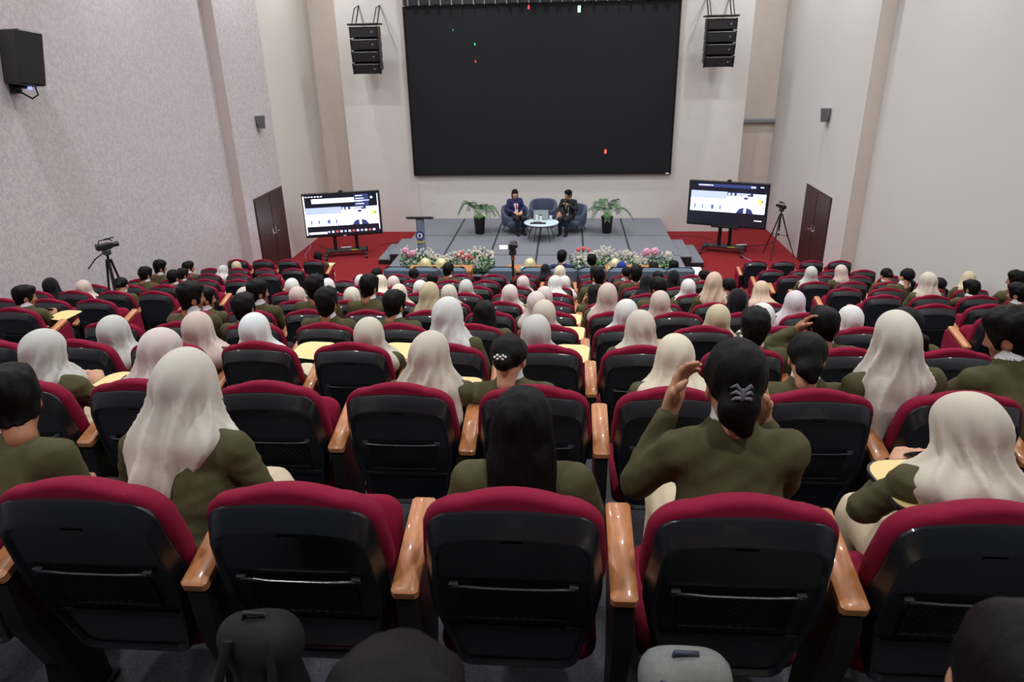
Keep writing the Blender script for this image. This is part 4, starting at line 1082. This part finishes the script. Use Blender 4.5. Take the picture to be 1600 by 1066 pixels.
def chest(o, key, white, tie, tl):
    p = PROTO[key]; P0 = np.array([0, .25, .445]); u, f = p['u'], p['f']
    W_ = lambda x, y, z: Vector(P0+np.array([x, 0, 0])+f*y+u*z)
    vs = []
    for z, w0 in ((.36, .06), (.33, .055), (.26, .045), (.19, .035), (.10, .03), (.03, .05)):
        y = {.36: .085, .33: .105, .26: .122, .19: .125, .10: .12, .03: .145}[z]
        vs.append([W_(-w0, y-.002, z), W_(0, y+.012, z), W_(w0, y-.002, z)])
    mb = MB(); mb.loft(vs, False, False, closed=False); mb.build('shirt_front', white, o, 180)
    vs = []
    for z, w0 in ((.36, .018), (.33, .02), (.26, .026), (.19, .03), (.15, .03), (tl, .004)):
        y = np.interp(z, [.03, .10, .19, .26, .33, .36], [.145, .12, .125, .122, .105, .085])
        vs.append([W_(-w0, y+.014, z), W_(0, y+.022, z), W_(w0, y+.014, z)])
    mb = MB(); mb.loft(vs, False, False, closed=False); mb.build('neck_tie', tie, o, 180)
chest(ow, 'stage_woman', M_WHITE, mat('red patterned scarf', srgb(178, 70, 62), .7, noise=.45, nscale=50), .12)
chest(om, 'stage_man', M_WHITE, M_DKSUIT, .1)
MB().box(-.04, .04, .40, .404, .55, .64).build('name_badge', M_WHITE, ow)
h = om.matrix_basis @ Vector(PROTO['stage_man']['hands'][-1])
t = empty('microphone', h); t.rotation_euler = (math.radians(20), math.radians(15), 0); tag(t, 'black handheld microphone held by the man in black suit', 'microphone')
MB().cyl((0, 0, -.09), (0, 0, .07), .012, .016, 10).build('handle', M_BLACK, t, 60); MB().ball((0, 0, .09), .025, 12, 8).build('grille', M_DGREY, t, 180)

# round coffee table with what stands on it
b = onZ(846, 374, ZS); TB = Vector((b[0], b[1], ZS)); TZ = .46
t = empty('coffee_table', TB); tag(t, 'round white coffee table with thin dark legs on the stage', 'table')
MB().lathe([(.42, TZ-.03), (.45, TZ-.02), (.45, TZ-.005), (.43, TZ)], n=36).build('table_top', mat('pale table top', srgb(196, 216, 224), .3), t, 40)
for i in range(5):
    a = 2*PI*i/5+.4; MB().cyl((.22*math.cos(a), .22*math.sin(a), TZ-.03), (.36*math.cos(a), .36*math.sin(a), 0), .014, .009, 8).build('leg', M_BLACK, t)
def thing(name, lab, cat, loc, grp=None, rz=0): return tag(empty(name, loc, rz), lab, cat, grp)
for i, (x_, y_, lab) in enumerate(((-.12, .06, 'white tumbler on coffee table, leftmost'), (-.02, .14, 'white tumbler on coffee table, in the middle'), (.24, .08, 'white stemmed cup near right edge of coffee table'))):
    t = thing('tumbler', lab, 'cup', TB+Vector((x_, y_, TZ)), 'cups on the coffee table')
    MB().lathe([(.034, 0), (.036, .01), (.03, .08), (.034, .14)] if i < 2 else [(.04, 0), (.04, .008), (.012, .02), (.012, .05), (.035, .07), (.038, .13)], n=14).build('cup_body', M_WHITE, t, 60)
    MB().lathe([(.036, .14), (.037, .15), (.02, .16)] if i < 2 else [(.04, .13), (.039, .14)], n=14).build('lid', M_BLACK if i == 1 else M_WHITE, t, 60)
t = thing('laptop', 'grey laptop standing open at the back of coffee table', 'laptop', TB+Vector((-.02, .26, TZ)))
MB().bbox(-.19, .19, -.02, .24, 0, .015, .004).build('keyboard_base', M_GREY, t); M = Matrix.Translation((0, -.02, .015)) @ Matrix.Rotation(math.radians(-12), 4, 'X')
MB().bbox(-.19, .19, -.006, .006, 0, .24, .004, M).build('laptop_lid', mat('laptop grey green', srgb(140, 156, 156), .5), t)
t = thing('tray', 'black oblong tray at the front of coffee table', 'tray', TB+Vector((-.08, -.2, TZ)))
MB().bbox(-.2, .2, -.05, .05, 0, .03, .008).build('tray_body', M_BLACK, t); MB().bbox(-.12, .1, -.03, .03, .03, .055, .01).build('tray_item', M_DGREY, t)
t = thing('folded_paper', 'white paper lying at the right edge of coffee table', 'paper', TB+Vector((.36, .03, TZ)))
MB().box(-.06, .06, -.04, .04, 0, .006).build('paper_sheet', M_WHITE, t)

# potted palms
M_FROND = mat('palm green', srgb(62, 98, 62), .6, noise=.25, nscale=30)
def palm(px, py, seed, lab, spread=1.):
    b = onZ(px, py, ZS); r = random.Random(seed)
    t = empty('potted_palm', (b[0], b[1], ZS)); tag(t, lab, 'plant', 'potted palms on the stage')
    MB().lathe([(.105, 0), (.125, .02), (.155, .40), (.165, .42), (.165, .45), (.14, .45), (.135, .40)], n=20).build('pot', mat('glossy black pot', srgb(16, 16, 18), .25), t, 40)
    MB().ball((0, 0, .46), (.13, .13, .06), 12, 6).build('moss', mat('moss green', srgb(88, 140, 60), .9, noise=.3), t, 180)
    for i in range(8):
        a = 2*PI*i/8+r.uniform(-.3, .3); L = r.uniform(.5, .68)*spread; up = r.uniform(.45, 1.0)
        pts = []
        for k_ in range(9):
            s_ = k_/8; rad = L*(s_*.95); z = .47+up*.62*math.sin(min(1, s_*1.1)*PI*.55)-.36*s_**3
            pts.append(Vector((math.cos(a)*rad, math.sin(a)*rad, z)))
        fr = MB().tube(pts, [.009-.0007*k_ for k_ in range(9)], 5)
        for k_ in range(2, 9):
            for q in (0, .5):
                if k_ == 8 and q: continue
                p = pts[k_].lerp(pts[min(8, k_+1)], q); d_ = (pts[min(8, k_+1)]-pts[k_-1]).normalized(); side = d_.cross(Vector((0, 0, 1))).normalized()
                ll = (.21-.013*k_)*spread
                for sg in (-1, 1):
                    tip = p+side*sg*ll*.8+d_*ll*.6+Vector((0, 0, -.05)); mid = (p+tip)/2+Vector((0, 0, .02)); w_ = d_*.022
                    fr.add([p-w_*.4, mid-w_, tip, mid+w_, p+w_*.4], [(0, 1, 3, 4), (1, 2, 3)])
        fr.build('frond', M_FROND, t)
palm(750, 365, 3, 'potted palm in a black pot left of the stage armchairs')
palm(948, 364, 8, 'potted palm in a black pot right of the stage armchairs', 1.05)

# flower arrangements along the stage front
M_LEAF1, M_LEAF2 = mat('bright leaf green', srgb(70, 150, 50), .6, noise=.3, nscale=20), mat('dark leaf green', srgb(38, 82, 46), .6, noise=.3, nscale=20)
M_PETW, M_PETP, M_PETR = mat('white petals', srgb(226, 224, 208), .7), mat('pink petals', srgb(222, 160, 186), .7), mat('coral petals', srgb(208, 104, 108), .7)
def flowers(px0, px1, seed, lab, pinks, corals):
    r = random.Random(seed); a = onZ(px0, 419, ZS); b = onZ(px1, 419, ZS); Wd = b[0]-a[0]; yc = SY0+.3
    t = empty('flower_arrangement', ((a[0]+b[0])/2, yc, ZS)); tag(t, lab, 'flowers', 'flower arrangements along the stage front')
    MB().bbox(-Wd*.45, Wd*.45, -.11, .13, 0, .06, .01).build('planter_box', M_STAGEBLK, t)
    hgt = lambda x: .36+.08*math.sin(x*4.3+seed)+.05*math.sin(x*11)
    for nm, m, n, sz in (('dark_foliage', M_LEAF2, 900, .055), ('bright_foliage', M_LEAF1, 520, .06)):
        mb = MB()
        for i in range(n):
            x = r.uniform(-.5, .5)*Wd; h_ = hgt(x)
            if nm == 'bright_foliage' and math.sin(x*5+seed) < -.2 and r.random() < .7: continue
            y = r.uniform(-.24, .2); z = .03+r.random()**.8*h_*1.05*(1 if nm == 'dark_foliage' else .75)*(1-1.5*abs(y)*.5)
            d_ = Vector((r.gauss(0, 1), r.gauss(-.3, 1), r.gauss(.4, .8))).normalized(); sd = d_.orthogonal().normalized(); L = sz*r.uniform(.7, 1.6); p = Vector((x, y, z))
            nrm = d_.cross(sd)*.01
            mb.add([p, p+d_*L*.5+sd*L*.28+nrm, p+d_*L, p+d_*L*.5-sd*L*.28+nrm], [(0, 1, 2, 3)])
        mb.build(nm, m, t)['kind'] = 'stuff'
    mb = MB()
    for i in range(300):
        x = r.uniform(-.49, .49)*Wd; h_ = hgt(x); y = r.uniform(-.24, .15); z = .16+r.random()**.6*h_*.95
        if math.sin(x*3.1+seed*2) > .75 and r.random() < .6: continue
        p = Vector((x, y, z)); s_ = r.uniform(.013, .025)
        for k_ in range(4):
            a_ = k_*PI/2+r.random(); q = p+Vector((math.cos(a_)*s_*.8, -s_*.4, math.sin(a_)*s_*.8)); mb.ball(q, s_*.75, 5, 4)
    mb.build('white_blossoms', M_PETW, t)['kind'] = 'stuff'
    for lst, m, nm in ((pinks, M_PETP, 'pink_bloom'), (corals, M_PETR, 'coral_bloom')):
        for (u_, v_, s_) in lst:
            mb = MB(); c_ = Vector(((u_-.5)*Wd, -.12, .1+v_*.46))
            for k_ in range(26):
                z_ = 1-2*(k_+.5)/26; a_ = k_*2.4; q = Vector((math.sqrt(1-z_*z_)*math.cos(a_), math.sqrt(1-z_*z_)*math.sin(a_), z_))*s_
                mb.ball(c_+q*.75, s_*.34, 6, 4)
            mb.build(nm, m, t, 180)
flowers(634, 776, 5, 'flower arrangement left on the stage front, coral blooms at right', [(.06, .95, .075), (.13, .82, .07), (.1, .7, .05)], [(.62, .72, .05), (.67, .62, .055), (.72, .68, .055), (.66, .84, .045), (.76, .58, .05), (.7, .5, .045)])
flowers(890, 1046, 9, 'flower arrangement right on the stage front with two pink blooms', [(.74, .9, .085), (.82, .92, .09), (.72, .78, .05)], [(.08, 1.0, .05), (.13, 1.06, .05), (.18, .98, .045)])

# guest armchairs and tables in front of the stage
GY = 12.75*K; GZ = ZF
GUEST = {}
gx_ = [('left outermost', 620), ('second', 663), ('third', 706), ('fourth', 784), ('fifth', 836), ('sixth', 880), ('seventh', 926), ('eighth', 973), ('ninth', 1021), ('tenth', 1064)]
for i, (w_, px) in enumerate(gx_):
    x = onY(px, 426, GY)[0]
    t = empty('guest_armchair', (x, GY, GZ)); tag(t, f'blue grey guest armchair before the stage, {ORD[i+1]} from the left', 'armchair', 'guest armchairs before the stage')
    hw = .28
    def seg(y0, y1, z0, z1, x0, x1, b=.05): return MB().bbox(x0, x1, y0, y1, z0, z1, b)
    seg(.0, .18, .12, 1.02, -hw, hw, .06).build('backrest', M_SOFA, t, 40)
    seg(.14, .66, .2, .44, -hw+.07, hw-.07, .05).build('seat', M_SOFA, t, 40)
    for sx in (-1, 1):
        seg(.06, .66, .12, .6, sx*hw-.05, sx*hw+.05, .04).build('arm', M_SOFA, t, 40)
        for yy in (.08, .6): MB().cyl((sx*(hw-.03), yy, .13), (sx*(hw-.03), yy, 0), .02, .016, 8).build('leg', M_BLACK, t)
    GUEST[i] = (x, t)
BASE.update({'v_navy': dict(lean=-2, pitch=8, yaw=22, cover='short', lower='trousers', male=True, seed=61), 'v_dark': dict(lean=0, pitch=10, yaw=-10, cover='short', lower='trousers', male=True, seed=62),
             'v_blue': dict(lean=4, pitch=12, yaw=5, cover='hijab', style='cape', seed=63), 'v_song': dict(lean=2, pitch=10, yaw=0, cover='songkok', lower='trousers', male=True, seed=64)})
for (x, y, key, gi, jk, colour, lab) in ((878, 392, 'v_navy', 5, M_NAVY, None, 'person in navy suit with short grey black hair, in guest armchair before the stage'), (925, 399, 'v_dark', 6, M_DKSUIT, None, 'person in black suit, seated in guest armchair before right flower arrangement'),
                                       (972, 410, 'v_blue', 7, M_DKSUIT, 'blue', 'person in bright blue hijab seated in guest armchair before the stage'), (1022, 412, 'v_song', 8, M_DKSUIT, None, 'person wearing a black flat cap without brim, in guest armchair row'),
                                       (1054, 409, 'v_dark', 9, M_DKSUIT, None, 'person with short black hair in rightmost guest armchair before the stage')):
    person_proto(key, **BASE[key]); X0 = GUEST[gi][0]
    sz, dx, top = fit(x, y, key, GY+.02, GZ, X0)
    if abs(sz-1) > .1 or abs(dx) > .2: print('FITV', key, round(sz, 3), round(dx, 3))
    o = place_person(key, (X0+max(-.1, min(.1, dx)), GY+.05, GZ), (0, 0, 0), (1.1, 1.05, max(.88, min(1.12, sz))), colour, M_SKIN2, jk, lab, 'guests before the stage')
    if key == 'v_song':
        p = PROTO[key]; M = Matrix.Translation(Vector(p['Hc'])) @ Matrix(p['Rh'].tolist()).to_4x4()
        MB().loft([[(r_*.086*math.cos(2*PI*i/20), -.012+r_*.108*math.sin(2*PI*i/20), z) for i in range(20)] for r_, z in ((1.02, .045), (1.02, .06), (.96, .135), (.6, .142))], M=M).build('songkok_cap', M_BLACK, o, 50)
# low wooden tables with gold food covers
M_TWOOD = mat('honey table wood', srgb(176, 118, 72), .45, noise=.15, nscale=8, stretch=(2, 14, 14))
M_DOME = mat('gold food cover', srgb(216, 206, 158), .25, metal=.25, noise=.12, nscale=40)
TABY = 13.5*K
def vip_table(px0, px1, lab):
    a, b = onY(px0, 421, TABY)[0], onY(px1, 421, TABY)[0]; H_ = onY((px0+px1)/2, 418.5, TABY)[2]-ZF
    t = empty('long_table', ((a+b)/2, TABY, ZF)); tag(t, lab, 'table', 'wooden tables before the stage'); h_ = (b-a)/2
    MB().bbox(-h_, h_, -.22, .22, H_-.05, H_, .008).build('table_top', M_TWOOD, t)
    for sx in (-1, 1):
        for sy in (-1, 1): MB().box(sx*(h_-.05)-.03, sx*(h_-.05)+.03, sy*.18-.03, sy*.18+.03, 0, H_-.05).build('leg', M_TWOOD, t)
    MB().box(-h_+.04, h_-.04, .17, .19, H_-.35, H_-.05).build('apron', M_TWOOD, t)
    return H_
Hs = [vip_table(640, 738, 'wooden table behind the left guest armchairs and flowers'), vip_table(792, 846, 'short wooden table between the two flower arrangements'), vip_table(946, 1034, 'wooden table before the right flower arrangement')]
def dome(px, H_, lab, s_=1.0):
    x = onY(px, 418, TABY)[0]
    t = thing('food_cover', lab, 'food cover', (x, TABY, ZF+H_), 'gold food covers on the tables')
    prof = [(.135, 0), (.13, .03), (.118, .1), (.095, .165), (.05, .205), (.012, .215)]
    mb = MB(); n = 24
    mb.loft([[((r_*(1+.05*math.cos(12*2*PI*j/n)))*math.cos(2*PI*j/n)*s_, (r_*(1+.05*math.cos(12*2*PI*j/n)))*math.sin(2*PI*j/n)*s_, z*s_) for j in range(n)] for r_, z in prof]).build('cover', M_DOME, t, 50)
    MB().ball((0, 0, .225*s_), .015, 8, 5).build('knob', M_DOME, t, 180)
    MB().lathe([(.15*s_, 0), (.15*s_, .008)], n=24).build('plate', M_WHITE, t)
dome(665, Hs[0], 'gold fluted food cover on left table, the left one'); dome(690, Hs[0], 'gold fluted food cover on left table beside the dark head')
dome(828, Hs[1], 'gold fluted food cover on the short middle table'); dome(961, Hs[2], 'gold fluted food cover beside the blue hijab', .95)
x = onY(822, 424, TABY)[0]
t = thing('tissue_box', 'small light blue tissue box beside gold cover on middle table', 'box', (x-.02, TABY-.17, ZF+Hs[1])); MB().bbox(-.09, .09, -.05, .05, 0, .06, .006).build('carton', mat('light blue carton', srgb(120, 190, 206), .6), t); MB().ball((0, 0, .065), (.03, .015, .02), 8, 5).build('tissue', M_WHITE, t)
b = onY(1075, 424, 13.6*K)
t = thing('side_table', 'white cloth covered side table at the right of guest armchairs', 'table', (b[0], 13.6*K, ZF)); H_ = b[2]-ZF+.02
MB().bbox(-.3, .3, -.25, .25, H_-.03, H_, .01).build('table_top', M_WHITE, t)
MB().loft([[(sx*.3, sy*.25, H_-.03) for sx, sy in ((-1, -1), (1, -1), (1, 1), (-1, 1))], [(sx*.33, sy*.28, .05) for sx, sy in ((-1, -1), (1, -1), (1, 1), (-1, 1))]]).build('cloth_skirt', M_WHITE, t)

# tripods with cameras
def tripod(loc, H_, spread, lab, camlab, rz=0, kind='video', accent=None):
    t = thing('tripod', lab, 'tripod', loc, 'camera tripods', rz)
    top = H_
    MB().cyl((0, 0, top*.55), (0, 0, top), .018, n=10).build('centre_column', M_BLACK, t, 60)
    MB().bbox(-.05, .05, -.05, .05, top-.06, top+.02, .015).build('head', M_DGREY, t)
    for i in range(3):
        a = 2*PI*i/3+PI/2; d_ = Vector((math.cos(a), math.sin(a), 0))
        base = top*.9 if kind == 'video' else top*.68
        lg = MB().tube([d_*.03+Vector((0, 0, base)), d_*spread*.5+Vector((0, 0, base*.5)), d_*spread+Vector((0, 0, .01))], [.018, .015, .011], 8).build('leg', M_BLACK, t, 60)
        MB().ball(d_*spread+Vector((0, 0, .014)), .018, 8, 5).build('rubber_foot', M_BLACK, lg, 180)
        MB().cyl(d_*spread*.5+Vector((0, 0, base*.5-.03)), d_*spread*.48+Vector((0, 0, base*.5+.03)), .022, n=8).build('leg_clamp', accent or M_DGREY, lg)
    if kind == 'video':
        MB().tube([(d_.x*0, 0, top*.45), (0, 0, top*.5)], .02).build('spreader_hub', M_BLACK, t)
        for i in range(3):
            a = 2*PI*i/3+PI/2; MB().cyl((0, 0, top*.47), (math.cos(a)*spread*.47, math.sin(a)*spread*.47, top*.45), .007, n=6).build('spreader_arm', M_BLACK, t)
        MB().tube([(.0, 0, top), (-.14, -.12, top-.12), (-.24, -.2, top-.26)], .009, 6).build('pan_handle', M_BLACK, t)
    else:
        MB().cyl((0, 0, top*.66), (0, 0, top*.72), .024, n=10).build('column_lock', accent or M_DGREY, t); MB().cyl((0, 0, top*.9), (0, 0, top*.97), .026, n=10).build('ball_mount', accent or M_DGREY, t)
    c = thing('video_camera', camlab, 'camera', Vector(loc)+Vector((0, 0, top+.02)), 'video cameras on tripods', rz)
    if kind == 'video':
        q = .68
        MB().bbox(-.06*q, .06*q, -.18*q, .14*q, .0, .13*q, .02*q).build('camera_body', M_BLACK, c)
        MB().cyl((0, .14*q, .07*q), (0, .26*q, .07*q), .05*q, .055*q, 14).build('lens', M_BLACK, c, 60)
        MB().tube([(0, -.12*q, .13*q), (0, -.1*q, .2*q), (0, .1*q, .2*q), (0, .16*q, .15*q)], .014*q, 6).build('carry_handle', M_BLACK, c)
        MB().bbox(-.14*q, -.05*q, -.14*q, -.12*q, .04*q, .12*q, .006*q).build('viewfinder', M_DGREY, c); MB().cyl((.03*q, .0, .22*q), (.03*q, .2*q, .22*q), .014*q, n=8).build('microphone_boom', M_BLACK, c)
    else:
        MB().bbox(-.045, .045, -.08, .08, 0, .10, .015).build('camera_body', M_BLACK, c); MB().cyl((.02, .08, .05), (.02, .15, .05), .035, n=12).build('lens', M_BLACK, c, 60)
        s_ = MB().bbox(-.18, -.05, -.085, -.075, .02, .09, .004).build('flip_screen', M_BLACK, c); MB().box(-.172, -.06, -.0865, -.085, .027, .083).build('screen_glow', E_WHITE, s_)
        MB().ball((.05, -.05, .06), .03, 8, 6).build('grip', M_BLACK, c, 180)
    return t
# centre tripod in the leg room behind the eighth row
ty = ROWY(7)-.33; p = onY(801, 392, ty)
tripod((p[0], ty, FLOORZ[6]), p[2]-FLOORZ[6], .22, 'slim black tripod standing between seats in the middle of the hall', 'small video camera with lit flip screen in the hall centre', 0, 'small', mat('orange lock ring', srgb(150, 70, 48), .4))
ty = ROWY(7)-.36; p = onY(166, 392, ty)
tripod((p[0], ty, FLOORZ[6]), p[2]-FLOORZ[6], .26, 'black video tripod by the patterned left wall', 'black video camera on the tripod by the left wall', -.6)
p = onZ(1212, 401, ZF); q = onY(1212, 327, p[1])
tripod((p[0], p[1], ZF), q[2]-ZF, .45, 'tall black video tripod on the red carpet by the right door', 'black video camera on the tripod by the right television', .5)

# cables and power strips on the carpet
def cable(name, pts, lab, r=.008, m=M_BLACK):
    P = [Vector(onZ(x, y, ZF+.008)) for x, y in pts]; Q = []
    for i in range(len(P)-1):
        for k_ in range(5): 
            s_ = k_/5; Q.append(P[i].lerp(P[i+1], s_)+Vector((.05*math.sin(s_*PI)*(1 if i % 2 else -1), 0, 0)))
    Q.append(P[-1]); o = MB().tube(Q, r, 6).build(name, m); tag(o, lab, 'cable')
cable('cable', [(594, 383), (620, 379), (650, 369)], 'thin black cable running from left television towards the stage')
cable('cable', [(497, 381), (515, 391), (540, 396)], 'thin black cable on red carpet left of the left television')
cable('cable', [(478, 404), (482, 392), (484, 376)], 'thin pale blue cable by the left wall', .006, mat('pale blue cable', srgb(150, 160, 200), .5))
cable('cable', [(1158, 393), (1166, 404), (1176, 411)], 'pale blue cable trailing from right television on the carpet', .008, MATS['pale blue cable'])
cable('cable', [(1050, 370), (1080, 368), (1110, 374), (1135, 382)], 'thin black cable crossing carpet behind the right television')
cable('cable', [(1168, 386), (1190, 383), (1210, 378)], 'thin black cable beside the right tripod feet')
for px, py, lab in ((541, 388, 'white power strip on carpet under the left television'), (1158, 384, 'white power strip on carpet behind the right television')):
    b = onZ(px, py, ZF); t = thing('power_strip', lab, 'power strip', (b[0], b[1], ZF), 'power strips', .2)
    MB().bbox(-.14, .14, -.03, .03, 0, .04, .008).build('strip_body', M_WHITE, t)
    for i in range(4): MB().cyl((-.09+.06*i, 0, .04), (-.09+.06*i, 0, .044), .02, n=10).build('socket', M_GREY, t)

# bags on the floor behind the nearest chairs
def backpack(px, py, Y, w_, lab, m, seed, zf, trim='bag dark trim'):
    p = onY(px, py, Y); H_ = p[2]-zf
    t = thing('backpack', lab, 'bag', (p[0], Y, zf))
    def f(P):
        d = smin(ell(P, (0, 0, H_*.42), (w_, .09, H_*.5)), cap(P, (-w_*.5, 0, H_-.075), (w_*.5, 0, H_-.07), .062, .066), .06)
        d = smin(d, ell(P, (0, .06, H_*.33), (w_*.75, .06, H_*.25)), .04)
        d = smax(d, plane(P, (0, 0, .003), (0, 0, -1)), .02)
        return d-.009*noise3(P*26, seed)-.004*noise3(P*60, seed+1)
    link('bag_body', np_mesh('bag_body', [nets(f, (-w_-.08, -.24, -.02), (w_+.08, .28, H_+.06), .015)]), m, t)
    MB().tube([(-.03, 0, H_-.02), (-.025, 0, H_+.006), (.025, 0, H_+.006), (.03, 0, H_-.02)], .007, 8).build('carry_loop', MATS[trim], t, 60)
    for sx in (-1, 1): MB().tube([(sx*.05, -.05, H_*.93), (sx*.07, -.11, H_*.7), (sx*.07, -.09, H_*.3)], .012, 8).build('strap', MATS[trim], t, 60)
    MB().tube([(-w_*.85, .0, H_*.62), (-w_*.6, .03, H_*.93), (w_*.6, .03, H_*.93), (w_*.85, .0, H_*.62)], .005, 6).build('zip', MATS[trim], t)
mat('bag dark trim', srgb(52, 54, 72), .6, noise=.1); mat('bag black trim', srgb(20, 20, 22), .6, noise=.1)
backpack(398, 962, 1.27, .085, 'dark green black backpack behind the second nearest chair', mat('black bag cloth', srgb(13, 15, 16), .85, noise=.15, nscale=20), 3, FLOORZ[-1], 'bag black trim')
backpack(1072, 1024, 1.25, .088, 'grey canvas backpack at the bottom edge of the photo', mat('grey canvas', srgb(116, 118, 116), .9, noise=.12, nscale=60), 5, FLOORZ[-1])
